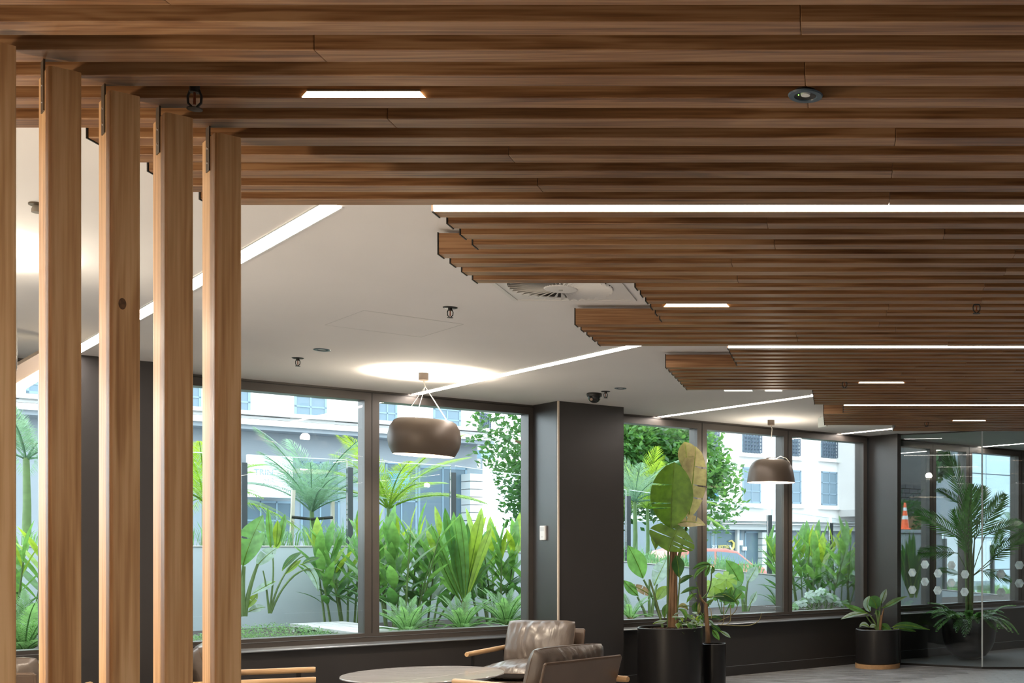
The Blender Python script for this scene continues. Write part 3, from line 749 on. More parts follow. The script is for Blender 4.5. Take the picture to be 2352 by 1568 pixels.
hexes = [(2096, 1314.5), (2125, 1296), (2125, 1335.5), (2096, 1354), (2155, 1316.5), (2186, 1297.5), (2185.5, 1338), (2154, 1355.5), (2217, 1318.5), (2216, 1359),
         (2299, 1318, 1), (2341, 1297.5, 1), (2299, 1360, 1), (2341, 1339, 1)]
for h in hexes:
    c, d = on_seg(h[0], h[1], *((G1, G2) if len(h) > 2 else (G0, G1)))
    R_ = 0.054
    n = Vector((d.y, -d.x, 0)) * 0.0075
    pts = [c + n + d * (R_ * math.cos(k * PI / 3)) + Vector((0, 0, R_ * math.sin(k * PI / 3))) for k in range(6)]
    pts2 = [p + Vector((d.y, -d.x, 0)) * 0.0008 for p in pts]
    MB().add([gl(p) for p in pts + pts2], [(0, 1, 2, 3, 4, 5), (11, 10, 9, 8, 7, 6)] + [(k, (k + 1) % 6, 6 + (k + 1) % 6, 6 + k) for k in range(6)]).build('hexagon_decal', M_FROST, gp)

# ================================================================== plant kit
M_LEAF = leafmat('glossy_leaf', (0.045, 0.135, 0.035), (0.10, 0.26, 0.05))
M_LEAFD = leafmat('dark_leaf', (0.020, 0.075, 0.022), (0.04, 0.14, 0.02))
M_LEAFY = leafmat('yellow_green_leaf', (0.17, 0.30, 0.030), (0.42, 0.58, 0.05))
M_LEAFB = leafmat('bright_leaf', (0.075, 0.195, 0.055), (0.20, 0.42, 0.08))
M_LEAFP = leafmat('pale_leaf', (0.34, 0.46, 0.38), (0.40, 0.55, 0.42))
M_LEAFT = leafmat('tan_back_leaf', (0.44, 0.37, 0.19), (0.30, 0.30, 0.10))
M_DRY = leafmat('dry_leaf', (0.30, 0.20, 0.11), (0.3, 0.2, 0.1))
M_BANANA = leafmat('banana_leaf', (0.055, 0.140, 0.012), (0.13, 0.25, 0.015))
M_STEM = plain('green_stem', (0.10, 0.17, 0.05), 0.5, var=0.2, scale=20)
M_STEMB = plain('brown_stem', (0.20, 0.115, 0.055), 0.7, var=0.35, scale=25, stretch=(1, 1, 0.2))
M_SOIL = plain('bark_soil', (0.06, 0.035, 0.02), 0.95, var=0.6, scale=60, bump=0.8, bscale=80)
M_POT = plain('black_planter', (0.012, 0.011, 0.011), 0.3, spec=0.5)
M_GRASS = leafmat('grass_blade', (0.20, 0.36, 0.16), (0.32, 0.52, 0.22))
M_FROND = leafmat('palm_frond', (0.05, 0.14, 0.05), (0.12, 0.27, 0.08))
M_FRONDP = leafmat('pale_palm_frond', (0.16, 0.28, 0.18), (0.26, 0.42, 0.24))
M_FERN = leafmat('fern_frond', (0.12, 0.26, 0.09), (0.22, 0.42, 0.12))

def blade(pts, hw, nrm, fold=0.25, split=None, bend=0.0):
    """leaf blade along the midrib pts (world), half widths hw, facing nrm; split = list of (index, side) cuts"""
    n = len(pts); vs = []; fs = []
    for i, p in enumerate(pts):
        t = (pts[min(i + 1, n - 1)] - pts[max(i - 1, 0)]).normalized()
        sd = t.cross(nrm)
        sd = sd.normalized() if sd.length > 1e-6 else Vector((1, 0, 0))
        nn = sd.cross(t).normalized()
        w = hw[i]
        for k in (-1.0, -0.5, 0.0, 0.5, 1.0):
            a = abs(k)
            vs.append(p + sd * (w * k * (1 - 0.12 * a * fold)) + nn * (w * fold * (a - 0.35 * a * a) - bend * w * a * a))
    for i in range(n - 1):
        for k in range(4):
            a = i * 5 + k
            if split and (i, 0 if k < 2 else 1) in split:        # a tear: the outer strip stops short and leaves a slit
                o0, o1 = (a, a + 5) if k < 2 else (a + 1, a + 6)
                q0, q1 = (a + 1, a + 6) if k < 2 else (a, a + 5)
                f_ = 0.62 if k in (0, 3) else 1.0
                vs.append(Vector(vs[o0]).lerp(Vector(vs[o1]), 0.62)); m1 = len(vs) - 1
                vs.append(Vector(vs[q0]).lerp(Vector(vs[q1]), 0.62 if k in (0, 3) else 1.0)); m2 = len(vs) - 1
                fs.append((o0, q0, m2, m1) if k < 2 else (q0, o0, m1, m2))
                continue
            fs.append((a, a + 1, a + 6, a + 5))
    return vs, fs
def ellip(n, w, peak=0.5, tip=1.0):
    out = []
    for i in range(n):
        t = i / (n - 1)
        x = t / peak * 0.5 if t < peak else 0.5 + (t - peak) / (1 - peak) * 0.5
        out.append(w * max(0.02, math.sin(PI * x) ** (0.75 if x < 0.5 else tip)))
    return out
def bez(P, n):
    P = [Vector(p) for p in P]; out = []
    for i in range(n):
        t = i / (n - 1); Q = P[:]
        while len(Q) > 1: Q = [Q[k].lerp(Q[k + 1], t) for k in range(len(Q) - 1)]
        out.append(Q[0])
    return out
def leaf_mesh(name, L, w, droop, fold, mat, n=9, peak=0.45, tip=0.9):
    pts = [Vector((L * i / (n - 1), 0, -droop * L * (i / (n - 1)) ** 2)) for i in range(n)]
    vs, fs = blade(pts, ellip(n, w / 2, peak, tip), Vector((0, 0, 1)), fold)
    return MB().add(vs, fs).mesh(name, mat, True)
def put(mesh, name, parent, pos, d, up, sc=1.0):
    o = bpy.data.objects.new(name, mesh); COL.objects.link(o); o.parent = parent
    x = Vector(d).normalized(); up = Vector(up)
    y = up.cross(x)
    y = y.normalized() if y.length > 1e-5 else Vector((0, 1, 0))
    z = x.cross(y)
    o.matrix_local = Matrix(((x.x * sc, y.x * sc, z.x * sc, pos[0]), (x.y * sc, y.y * sc, z.y * sc, pos[1]), (x.z * sc, y.z * sc, z.z * sc, pos[2]), (0, 0, 0, 1)))
    return o
def frond_mesh(name, L, lw, mat, pairs=26, droop=0.35, ang=0.75, vshape=0.35, leaf_w=0.014, lift=0.0, tipdroop=0.25):
    """pinnate frond along +x with leaflets"""
    m = MB(); N_ = 12
    def P(t): return Vector((L * t * (1 - 0.12 * droop * t), 0, L * (lift * t - droop * t * t)))
    m.tube([P(i / N_) for i in range(N_ + 1)], [L * 0.010 * (1 - 0.8 * i / N_) + 0.0012 for i in range(N_ + 1)], 5)
    rr = random.Random(len(name) * 7 + pairs)
    for k in range(pairs):
        t = 0.10 + 0.90 * k / (pairs - 1); p = P(t); tg = (P(min(1, t + 0.02)) - P(t - 0.02)).normalized()
        ll = lw * math.sin(PI * min(1.0, 0.18 + 0.80 * t)) ** 0.7
        for s in (-1, 1):
            a = ang * (1.0 - 0.45 * t) + rr.uniform(-0.06, 0.06)
            sd = Vector((0, s, 0)); up = tg.cross(Vector((0, 1, 0))); up = -up if up.z < 0 else up
            d = (tg * math.cos(a) + sd * math.sin(a) + up * vshape).normalized()
            wd = Vector((0, 0, 1)).cross(d).normalized() * leaf_w * 0.5
            q1 = p + d * ll * 0.45 + Vector((0, 0, 0.02 * ll)); q2 = p + d * ll + Vector((0, 0, -tipdroop * ll))
            m.add([p - wd * 0.5, p + wd * 0.5, q1 + wd, q2, q1 - wd], [(0, 1, 2, 4), (4, 2, 3)])
    return m.mesh(name, mat, False)

def palm(loc, label, trunk, fronds, fmesh, name='palm_tree', tm=None, rnd=1, elev=(0.2, 1.35), tr=0.05, group=None):
    r = empty(name, loc); tag(r, label, 'palm', group)
    rr = random.Random(rnd)
    MB().tube([(0, 0, 0), (0.01, 0, trunk * 0.5), (0, 0, trunk)], [tr * 1.25, tr, tr * 0.8], 10).build('trunk', tm or M_STEM, r, smooth=True)
    for k in range(fronds):
        az = 2 * PI * k / fronds * 1.0 + rr.uniform(-0.25, 0.25) + k * 2.399
        el = elev[0] + (elev[1] - elev[0]) * ((k * 0.618) % 1.0)
        d = Vector((math.cos(az) * math.cos(el), math.sin(az) * math.cos(el), math.sin(el)))
        put(fmesh, 'frond', r, (0, 0, trunk - 0.02), d, (0, 0, 1), rr.uniform(0.85, 1.12))
    return r

# ================================================================== outside: garden court, street, buildings
GZ = 0.51                                     # garden soil level
def zg(s):                                    # level of the retaining wall top, falling with the street
    return max(-0.7, EYE + 0.0 - 0.0842 * max(0.0, s - 6.29))
M_RETAIN = plain('blue_grey_render', (0.40, 0.47, 0.50), 0.85, var=0.06, scale=2, bump=0.1, bscale=40)
M_CONC = plain('pale_concrete', (0.62, 0.62, 0.61), 0.8, var=0.06, scale=5)
M_STREET = plain('street_paving', (0.26, 0.27, 0.28), 0.9, var=0.12, scale=3)
M_MULCH = plain('garden_mulch', (0.055, 0.045, 0.04), 0.95, var=0.6, scale=25, bump=1.0, bscale=40)
SS = [-6, -3, 0, 3, 6.29, 9, 12, 15, 18, 22, 28, 34, 40, 55, 70]
g = MB()
vs = []; fs = []
for s in SS: vs += [W(s, 0.14, GZ), W(s, 3.7, GZ)]
for i in range(len(SS) - 1): fs.append((2 * i, 2 * i + 1, 2 * i + 3, 2 * i + 2))
gd = MB().prism([(q.x, q.y) for q in (W(-6, 0.14), W(26, 0.14), W(26, 3.7), W(-6, 3.7))], GZ - 0.1, GZ).build('ground_garden', M_MULCH); gd['kind'] = 'structure'
vs = []; fs = []
for s in SS: vs += [W(s, 3.72, zg(s) - 0.08), W(s, 6.6, zg(s) - 0.08), W(s, 6.62, zg(s) - 0.22), W(s, 45, zg(s) - 0.22)]
for i in range(len(SS) - 1):
    for k in range(3): fs.append((4 * i + k, 4 * i + k + 1, 4 * i + k + 5, 4 * i + k + 4))
st_ = MB().add(vs, fs).build('ground_street', M_STREET); st_['kind'] = 'structure'
# retaining wall with a sloping top
rw = wallroot('wall_garden'); rw['kind'] = 'structure'
rs = [-6, 0, 6.29, 9, 12, 15, 18, 22, 26]
prof = [(s, zg(s)) for s in rs]
wb = MB()
for a, b_ in zip(prof[:-1], prof[1:]): wb.prism_xz([(a[0], 0.3), (b_[0], 0.3), (b_[0], b_[1]), (a[0], a[1])], 3.5, 3.72)
wb.build('wall_body', M_RETAIN, rw)
m = MB()
for a, b_ in zip(prof[:-1], prof[1:]):
    m.prism_xz([(a[0], a[1]), (b_[0], b_[1]), (b_[0], b_[1] + 0.012), (a[0], a[1] + 0.012)], 3.49, 3.73)
m.build('coping', M_CONC, rw)
# ledge outside the glass
lg = wallroot('trim_1'); lg['kind'] = 'structure'
MB().box(-4, 22, 0.146, 0.36, GZ - 0.02, SILL + 0.055).build('outer_ledge', M_CONC, lg)

# glass balustrade on the retaining wall
br = empty('glass_balustrade', W(6.3, 3.6, zg(6.3)), TH); tag(br, 'clear glass balustrade with dark posts along the garden wall', 'balustrade')
M_POSTD = plain('dark_post', (0.035, 0.045, 0.05), 0.4)
M_GLASSB = glass('balustrade_glass', (0.93, 0.97, 0.98), 1.4, 0.7)
def bl(s, o, z): return (s - 6.3, o - 3.6, z - zg(6.3))
ups = [300, 560, 803, 1040, 1240, 1442, 1610, 1767, 1908, 2040, 2170, 2280]
pss = [su(u, 3.6) for u in ups]
for s in pss:
    x, y, z = bl(s, 3.6, zg(s))
    MB().box(x - 0.028, x + 0.028, y - 0.03, y + 0.03, z + 0.012, z + 0.90).build('post', M_POSTD, br)
for a, b_ in zip(pss[:-1], pss[1:]):
    x0, y, z0 = bl(a + 0.03, 3.6, zg(a)); x1, _, z1 = bl(b_ - 0.03, 3.6, zg(b_))
    MB().prism_xz([(x0, z0 + 0.06), (x1, z1 + 0.06), (x1, z1 + 0.98), (x0, z0 + 0.98)], y - 0.005, y + 0.005).build('glass_panel', M_GLASSB, br)
    MB().prism_xz([(x0, z0 + 0.98), (x1, z1 + 0.98), (x1, z1 + 0.988), (x0, z0 + 0.988)], y - 0.006, y + 0.006).build('glass_edge', M_EDGE, br)

# timber boardwalk
dk = empty('boardwalk', W(4.15, 1.5, GZ), TH); tag(dk, 'weathered grey timber boardwalk outside the two pane window', 'boardwalk')
M_DECK = wood('weathered_deck', (0.30, 0.30, 0.30), (0.42, 0.42, 0.42), (0.52, 0.52, 0.52), 'Y', 0.8)
for k in range(4):
    MB().box(k * 0.135, k * 0.135 + 0.127, -1.12, 1.18, 0.055, 0.085).build('plank', M_DECK, dk)
for y in (-1.0, 0.05, 1.1):
    MB().box(0.01, 0.52, y - 0.03, y + 0.03, 0.0, 0.055).build('bearer', M_DECK, dk)

# ---- buildings across the street
FO = 20.6
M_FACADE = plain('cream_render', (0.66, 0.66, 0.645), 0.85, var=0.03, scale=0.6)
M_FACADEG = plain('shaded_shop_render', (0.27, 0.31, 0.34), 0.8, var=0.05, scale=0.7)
M_WINFRAME = plain('blue_grey_window_frame', (0.20, 0.29, 0.36), 0.5)
M_WINPANE = plain('pale_window_pane', (0.15, 0.22, 0.27), 0.3, spec=0.4)
M_WINDARK = plain('shop_glass', (0.10, 0.15, 0.19), 0.3, spec=0.4)
M_GRILLE = plain('dark_iron_grille', (0.07, 0.10, 0.14), 0.5)
M_RED = plain('red_car_paint', (0.55, 0.16, 0.13), 0.25)
def fs_(u, o=FO): return su(u, o)
def fz_(u, v, o=FO): return zu(u, v, o)
def bwin(root, u0, u1, v0, v1, cols=2, rows=2, grille=False, sill=True, o=FO, org=(0, 0, 0), mat=None):
    """window of a far building given by its photo extent on the facade plane"""
    s0, s1 = fs_(u0, o) - org[0], fs_(u1, o) - org[0]; um = (u0 + u1) / 2
    z1, z0 = fz_(um, v0, o) - org[2], fz_(um, v1, o) - org[2]; y = o - org[1]
    fr = MB(); t = 0.055
    fr.box(s0, s1, y - 0.02, y + 0.05, z1 - t, z1).box(s0, s1, y - 0.02, y + 0.05, z0, z0 + t).box(s0, s0 + t, y - 0.02, y + 0.05, z0, z1).box(s1 - t, s1, y - 0.02, y + 0.05, z0, z1)
    for c in range(1, cols): fr.box(s0 + (s1 - s0) * c / cols - 0.02, s0 + (s1 - s0) * c / cols + 0.02, y - 0.02, y + 0.05, z0, z1)
    for c in range(1, rows): fr.box(s0, s1, y - 0.02, y + 0.05, z0 + (z1 - z0) * c / rows - 0.02, z0 + (z1 - z0) * c / rows + 0.02)
    w = fr.build('window', M_WINFRAME, root)
    for c in range(cols):
        for r_ in range(rows):
            MB().box(s0 + (s1 - s0) * c / cols + 0.01, s0 + (s1 - s0) * (c + 1) / cols - 0.01, y - 0.005, y + 0.02, z0 + (z1 - z0) * r_ / rows + 0.01, z0 + (z1 - z0) * (r_ + 1) / rows - 0.01).build('pane', mat or M_WINPANE, w)
    if grille:
        gm = MB(); nb = 6
        for k in range(nb + 1): gm.box(s0 + (s1 - s0) * k / nb - 0.012, s0 + (s1 - s0) * k / nb + 0.012, y - 0.10, y - 0.07, z0, z1)
        for rr_ in range(5):
            for k in range(nb):
                cx = s0 + (s1 - s0) * (k + 0.5) / nb; cz = z0 + (z1 - z0) * (rr_ + 0.5) / 5; R_ = (s1 - s0) / nb * 0.42
                gm.tube([(cx + R_ * math.cos(a * PI / 4), y - 0.085, cz + R_ * 1.3 * math.sin(a * PI / 4)) for a in range(9)], 0.014, 4, False)
        gm.build('grille', M_GRILLE, w)
    if sill: MB().box(s0 - 0.15, s1 + 0.15, y - 0.16, y, z0 - 0.16, z0 - 0.04).build('window_sill', M_FACADE, w)
    return w
def text_mesh(name, body, size, mat, parent, loc, extrude=0.01, sx=1.0):
    cu = bpy.data.curves.new(name, 'FONT'); cu.body = body; cu.size = size; cu.extrude = extrude
    to = bpy.data.objects.new(name + '_tmp', cu); COL.objects.link(to)
    dg_ = bpy.context.evaluated_depsgraph_get(); me = bpy.data.meshes.new_from_object(to.evaluated_get(dg_))
    bpy.data.objects.remove(to); me.materials.clear(); me.materials.append(mat)
    o = bpy.data.objects.new(name, me); COL.objects.link(o); o.parent = parent; o.location = loc; o.rotation_euler = (PI / 2, 0, 0); o.scale = (sx, 1, 1)
    return o

# left building
sL0, sL1 = fs_(-420), fs_(1128); zc = fz_(556, 976)
bo = (fs_(700), FO, 0.0)
B = empty('building', W(bo[0], bo[1], 0), TH); tag(B, 'white rendered building with a moulded canopy and a white sign board, behind the tall palm', 'building')
MB().box(sL0 - bo[0], sL1 - bo[0], 0.0, 5.0, zc, zc + 8.5).build('upper_wall', M_FACADE, B)
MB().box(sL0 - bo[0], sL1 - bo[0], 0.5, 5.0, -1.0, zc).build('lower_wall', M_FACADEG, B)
for k, (dz, pr) in enumerate(((0.0, 0.30), (0.16, 0.18), (0.24, 0.34), (0.30, 0.10))):
    MB().box(sL0 - bo[0], sL1 - bo[0] - 0.1, -pr, 0.0, zc + dz, zc + dz + (0.14 if k == 0 else 0.06)).build('canopy_moulding', M_FACADE, B)
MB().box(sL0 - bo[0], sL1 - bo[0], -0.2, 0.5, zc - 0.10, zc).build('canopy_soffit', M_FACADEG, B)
for a in ((676, 750, 908, 961, 2, 2), (520, 575, 893, 951, 2, 2), (866, 912, 922, 975, 2, 2), (995, 1058, 938, 990, 2, 2), (60, 130, 860, 905, 2, 2), (330, 462, 880, 935, 3, 2)):
    bwin(B, *a[:4], a[4], a[5], org=bo)
bwin(B, 1100, 1124, 949, 996, 2, 3, True, org=bo)
# shop front, pilaster blocks, meter box
for a in ((560, 672, 1150, 1240, 3, 2), (690, 780, 1060, 1240, 2, 2), (885, 958, 1062, 1240, 2, 2), (960, 1072, 1072, 1245, 2, 1)):
    bwin(B, *a[:4], a[4], a[5], sill=False, o=FO + 0.5, org=bo, mat=M_WINDARK)
for k in range(9):
    v = 1088 + k * 18
    a, b_ = fs_(1078) - bo[0], fs_(1113) - bo[0]
    MB().box(a, b_, -0.05, 0.5, fz_(1095, v + 16.5), fz_(1095, v)).build('pilaster_block', M_FACADE, B)
MB().box(fs_(1084) - bo[0], fs_(1112) - bo[0], -0.55, -0.30, fz_(1098, 1055), fz_(1098, 1036)).build('meter_box', plain('blue_meter_box', (0.28, 0.42, 0.52), 0.5), B)
MB().box(fs_(1098) - bo[0] - 0.04, fs_(1098) - bo[0] + 0.04, -0.06, 0.0, fz_(1098, 1075), fz_(1098, 900)).build('downpipe', M_FACADE, B)
MB().box(fs_(905) - bo[0], fs_(955) - bo[0], 0.40, 0.44, fz_(930, 1130), fz_(930, 1080)).build('blue_poster', plain('blue_poster', (0.08, 0.28, 0.70), 0.4), B)
sg = MB().box(fs_(568) - bo[0], fs_(672) - bo[0], -0.02, 0.10, fz_(620, 1142), fz_(620, 1046)).build('sign_board', plain('white_sign_board', (0.86, 0.86, 0.86), 0.5), B)
M_SIGNT = plain('grey_sign_letter', (0.33, 0.39, 0.44), 0.5); M_SIGNT2 = plain('pale_sign_letter', (0.62, 0.65, 0.68), 0.5)
text_mesh('sign_letters', 'TRIN', 0.195, M_SIGNT, sg, (fs_(582) - bo[0], -0.03, fz_(582, 1089)), 0.008, 1.05)
text_mesh('sign_letters', 'MR', 0.165, M_SIGNT2, sg, (fs_(603) - bo[0], -0.03, fz_(603, 1107.5)), 0.008, 1.25)

# right building
sR0, sR1 = fs_(1590), fs_(2062)
bo = (fs_(1760), FO, -0.2)
B2 = empty('building', W(bo[0], bo[1], bo[2]), TH); tag(B2, 'white building with iron window grilles and a yellow lettered shop front', 'building')
zl = fz_(1700, 1216) - bo[2]; zl1 = fz_(1700, 1196) - bo[2]
MB().box(sR0 - bo[0], sR1 - bo[0], 0.0, 5.0, zl1, zl1 + 12.0).build('upper_wall', M_FACADE, B2)
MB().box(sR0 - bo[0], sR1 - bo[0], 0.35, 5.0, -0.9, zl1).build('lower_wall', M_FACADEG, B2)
MB().box(sR0 - bo[0], sR1 - bo[0], -0.05, 0.35, zl, zl1).build('fascia', M_FACADE, B2)
for k, (t, pr) in enumerate(((0.97, 0.35), (0.80, 0.25), (0.62, 0.30), (0.45, 0.15))):
    MB().box(sR0 - bo[0], sR1 - bo[0], -pr, 0.0, zl + (zl1 - zl) * t, zl + (zl1 - zl) * (t + 0.12)).build('ledge_moulding', M_FACADE, B2)
for a in ((1610, 1648, 990, 1031), (1705, 1746, 998, 1039), (1796, 1834, 1007, 1046), (1886, 1920, 1014, 1051)):
    bwin(B2, *a, 2, 3, True, org=bo)
for a in ((1612, 1651, 1063, 1152), (1705, 1747, 1073, 1155), (1798, 1840, 1079, 1156), (1886, 1923, 1083, 1160)):
    bwin(B2, *a, 2, 3, org=bo)
w_ = MB().box(fs_(1626) - bo[0], fs_(1646) - bo[0], -0.04, -0.022, fz_(1636, 1146) - bo[2], fz_(1636, 1132) - bo[2]).build('window_notice', plain('blue_notice', (0.04, 0.20, 0.42), 0.4), B2)
MB().box(fs_(1615) - bo[0], fs_(1655) - bo[0], -0.45, 0.0, fz_(1635, 1175) - bo[2], fz_(1635, 1158) - bo[2]).build('bracket_ledge', M_FACADE, B2)
MB().box(fs_(1772) - bo[0], fs_(1778) - bo[0], -0.08, 0.0, zl1, zl1 + 9).build('downpipe', M_FACADE, B2)
for a in ((1612, 1636, 1218, 1340, 1, 2), (1642, 1702, 1218, 1340, 1, 2), (1710, 1752, 1220, 1345, 1, 1)):
    bwin(B2, *a[:4], a[4], a[5], sill=False, o=FO + 0.35, org=bo, mat=M_WINDARK)
for k in range(7):
    v = 1222 + k * 15
    MB().box(fs_(1756) - bo[0], fs_(1770) - bo[0], 0.12, 0.35, fz_(1763, v + 13.5) - bo[2], fz_(1763, v) - bo[2]).build('pilaster_block', M_FACADE, B2)
    MB().box(fs_(1780) - bo[0], fs_(1800) - bo[0], 0.12, 0.35, fz_(1790, v + 13.5) - bo[2], fz_(1790, v) - bo[2]).build('pilaster_block', M_FACADE, B2)
MB().box(fs_(1702.5) - bo[0], fs_(1707.5) - bo[0], 0.2, 0.35, -0.6, zl).build('door_post', M_FACADE, B2)
MB().box(fs_(1925) - bo[0], fs_(2062) - bo[0], -0.9, 0.0, fz_(1950, 1187) - bo[2], fz_(1950, 1172) - bo[2]).build('side_canopy', M_FACADE, B2)
M_YEL = plain('yellow_lettering', (0.80, 0.62, 0.18), 0.5); M_WHT = plain('white_lettering', (0.75, 0.80, 0.82), 0.5)
zb_ = fz_(1665, 1259) - bo[2]
text_mesh('shop_letters', 'au', 0.24, M_WHT, B2, (fs_(1648) - bo[0], 0.30, zb_), 0.005)
text_mesh('shop_letters', 'xermics', 0.24, M_YEL, B2, (fs_(1662) - bo[0], 0.30, zb_), 0.005, 0.72)
rib = [(1686, 1243), (1693, 1241), (1698, 1247), (1697, 1256), (1691, 1265), (1685, 1273)]
MB().tube([(fs_(u) - bo[0], 0.29, fz_(u, v) - bo[2]) for u, v in rib], [0.02, 0.03, 0.04, 0.045, 0.05, 0.06], 6).build('ribbon_mark', M_YEL, B2)
MB().tube([(fs_(u) - bo[0], 0.28, fz_(u, v) - bo[2]) for u, v in ((1688, 1253), (1692, 1260), (1697, 1267))], 0.03, 6).build('ribbon_cross', M_WHT, B2)
for a in ((1708, 1718, 1240, 1252), (1717, 1727, 1255, 1264)):
    MB().box(fs_(a[0]) - bo[0], fs_(a[1]) - bo[0], 0.26, 0.32, fz_(a[0], a[3]) - bo[2], fz_(a[0], a[2]) - bo[2]).build('door_notice', M_WHT, B2)

# grey panel building seen through the meeting room
bo = (fs_(2240, 17.0), 17.0, -0.6)
B3 = empty('building', W(bo[0], bo[1], bo[2]), TH); tag(B3, 'pale blue grey panel clad building beyond the glass meeting room', 'building')
M_PANEL = plain('blue_grey_cladding', (0.46, 0.60, 0.66), 0.5, var=0.03, scale=1)
s0_, s1_ = fs_(2205, 17.0) - bo[0], fs_(2480, 17.0) - bo[0]
MB().box(s0_, s1_, 0.06, 1.8, 0, 10).build('core_wall', M_FACADEG, B3)
for r_ in range(8):
    for c in range(5):
        w = (s1_ - s0_) / 5
        MB().box(s0_ + c * w + 0.015, s0_ + (c + 1) * w - 0.015, 0.0, 0.06, 0.02 + r_ * 1.15, 1.13 + r_ * 1.15).build('cladding_panel', M_PANEL, B3)
bo = (fs_(2150, 19.0), 19.0, -0.6)
B4 = empty('building', W(bo[0], bo[1], bo[2]), TH); tag(B4, 'plain white block with a grey base beside the panel clad building', 'building')
MB().box(fs_(2068, 19) - bo[0], fs_(2203, 19) - bo[0], 0, 1.4, fz_(2180, 1098, 19) - bo[2], 11).build('upper_wall', M_FACADE, B4)
MB().box(fs_(2068, 19) - bo[0], fs_(2203, 19) - bo[0], 0.2, 1.4, 0, fz_(2180, 1098, 19) - bo[2]).build('lower_wall', M_FACADEG, B4)
bwin(B4, 2160, 2200, 1115, 1180, 2, 1, sill=False, o=19.2, org=bo)

# dark brick garden wall with a hedge, and a traffic cone, in view past the return wall
M_BRICKD = plain('dark_brick', (0.020, 0.022, 0.026), 0.8, var=0.3, scale=30)
so, oo_ = su(2092, 2.9), 2.9
dwl = empty('brick_wall', W(so, oo_, GZ), TH); tag(dwl, 'dark brick garden wall with a hedge before it, beside the traffic cone', 'wall')
ln = 1.5
for r_ in range(26):
    for c in range(8):
        x = -ln / 2 + c * 0.2 + (0.1 if r_ % 2 else 0.0)
        MB().box(x, min(x + 0.19, ln / 2 + 0.1), 0.25, 0.34, 0.92 + r_ * 0.072 - 0.9, 0.92 + r_ * 0.072 + 0.062 - 0.9).build('brick', M_BRICKD, dwl)
MB().box(-ln / 2 - 0.05, ln / 2 + 0.15, 0.30, 0.38, 0.0, 2.6).build('mortar_core', M_BLACK, dwl)
MB().box(-ln / 2, ln / 2 + 0.1, 0.20, 0.30, 1.0, 1.07).build('rail', M_CONC, dwl)

# ================================================================== garden planting
def root_at(name, u, o, z, label, cat, group=None):
    p = W(su(u, o), o, z)
    r = empty(name, p); tag(r, label, cat, group)
    return r
VIEW = Vector((0, -1, 0.1))
def pblade(root, o, px, wpx, mat, name='leaf', nrm=None, fold=0.3, n=12, peak=0.5, tip=0.9, split=None, dz=0.0, dfar=0.0, bend=0.0, Yfix=None):
    """leaf whose midrib is given by photo points at the plane o (or a fixed distance) - only the direction comes from the photo"""
    P = []
    for i, (u, v) in enumerate(px):
        Y = Yfix if Yfix else yu(u, o)
        Y += dfar * i / max(1, len(px) - 1)
        P.append(aty(u, v, Y))
    Ym = sum(p.y for p in P) / len(P)
    pts = [p - root.location for p in bez(P, n)]
    nn = nrm or Vector((0.15, -1, 0.35))
    vs, fs = blade(pts, ellip(n, wpx * Ym / F / 2, peak, tip), Vector(nn), fold, split, bend)
    o_ = MB().add(vs, fs).build(name, mat, root, smooth=True)
    rib = MB().tube(pts, [0.006 * Ym / 12 * (1 - 0.7 * i / (n - 1)) for i in range(n)], 5).build('midrib', M_LEAFY, o_)
    return o_
def pstem(root, o, px, rpx, mat, name='stem', dfar=0.0, Yfix=None, n=10):
    P = [aty(u, v, (Yfix if Yfix else yu(u, o)) + dfar * i / max(1, len(px) - 1)) - root.location for i, (u, v) in enumerate(px)]
    Ym = Yfix or yu(px[0][0], o)
    rr = rpx if isinstance(rpx, (list, tuple)) else (rpx, rpx * 0.7)
    pts = bez(P, n)
    return MB().tube(pts, [(rr[0] + (rr[1] - rr[0]) * i / (n - 1)) * Ym / F for i in range(n)], 7).build(name, mat, root, smooth=True)

# ---- ginger clumps: canes with alternate upright leaves
GL = [leaf_mesh('leaf', 0.38, 0.108, 0.10, 0.35, m_) for m_ in (M_LEAFB, M_LEAFY, M_LEAF)] + [leaf_mesh('leaf', 0.36, 0.10, 0.30, 0.3, m_) for m_ in (M_LEAFB, M_LEAF)]
def ginger(u, o, h, canes, label, seed, spread=0.28, lean=0.25, group='ginger clumps in the garden'):
    r = root_at('ginger_plant', u, o, GZ, label, 'plant', group)
    rr = random.Random(seed)
    for c in range(canes):
        a = 2 * PI * c / canes + rr.uniform(-0.4, 0.4); q = spread * math.sqrt(rr.uniform(0.05, 1))
        b_ = Vector((q * math.cos(a), q * math.sin(a), 0)); hh = h * rr.uniform(0.72, 1.0)
        tip = b_ + Vector((lean * math.cos(a) * rr.uniform(0.3, 1.2), lean * math.sin(a) * rr.uniform(0.3, 1.2), hh * 0.78))
        path = bez([b_, b_.lerp(tip, 0.5) + Vector((0, 0, 0.06)), tip], 8)
        MB().tube(path, [0.013 - 0.001 * i for i in range(8)], 6).build('cane', M_STEM, r, smooth=True)
        pl_ = rr.uniform(0, PI); nl = 8
        for k in range(nl):
            t = 0.28 + 0.72 * k / (nl - 1); p = path[min(7, int(t * 7))].lerp(path[min(7, int(t * 7) + 1)], t * 7 % 1.0)
            sgn = 1 if k % 2 else -1
            az = pl_ + (0 if sgn > 0 else PI) + rr.uniform(-0.45, 0.45)
            el = 0.50 + 0.75 * t + rr.uniform(-0.15, 0.15)
            if k == nl - 1: el = 1.45
            d = Vector((math.cos(az) * math.cos(el), math.sin(az) * math.cos(el), math.sin(el)))
            up = Vector((-math.cos(az) * 0.9, -math.sin(az) * 0.9, 0.6))
            me = GL[1] if (t > 0.72 and rr.random() < 0.45) else GL[0] if t > 0.42 else GL[rr.choice((2, 4))]
            put(me, 'leaf', r, p, d, up, rr.uniform(0.78, 1.12))
    return r
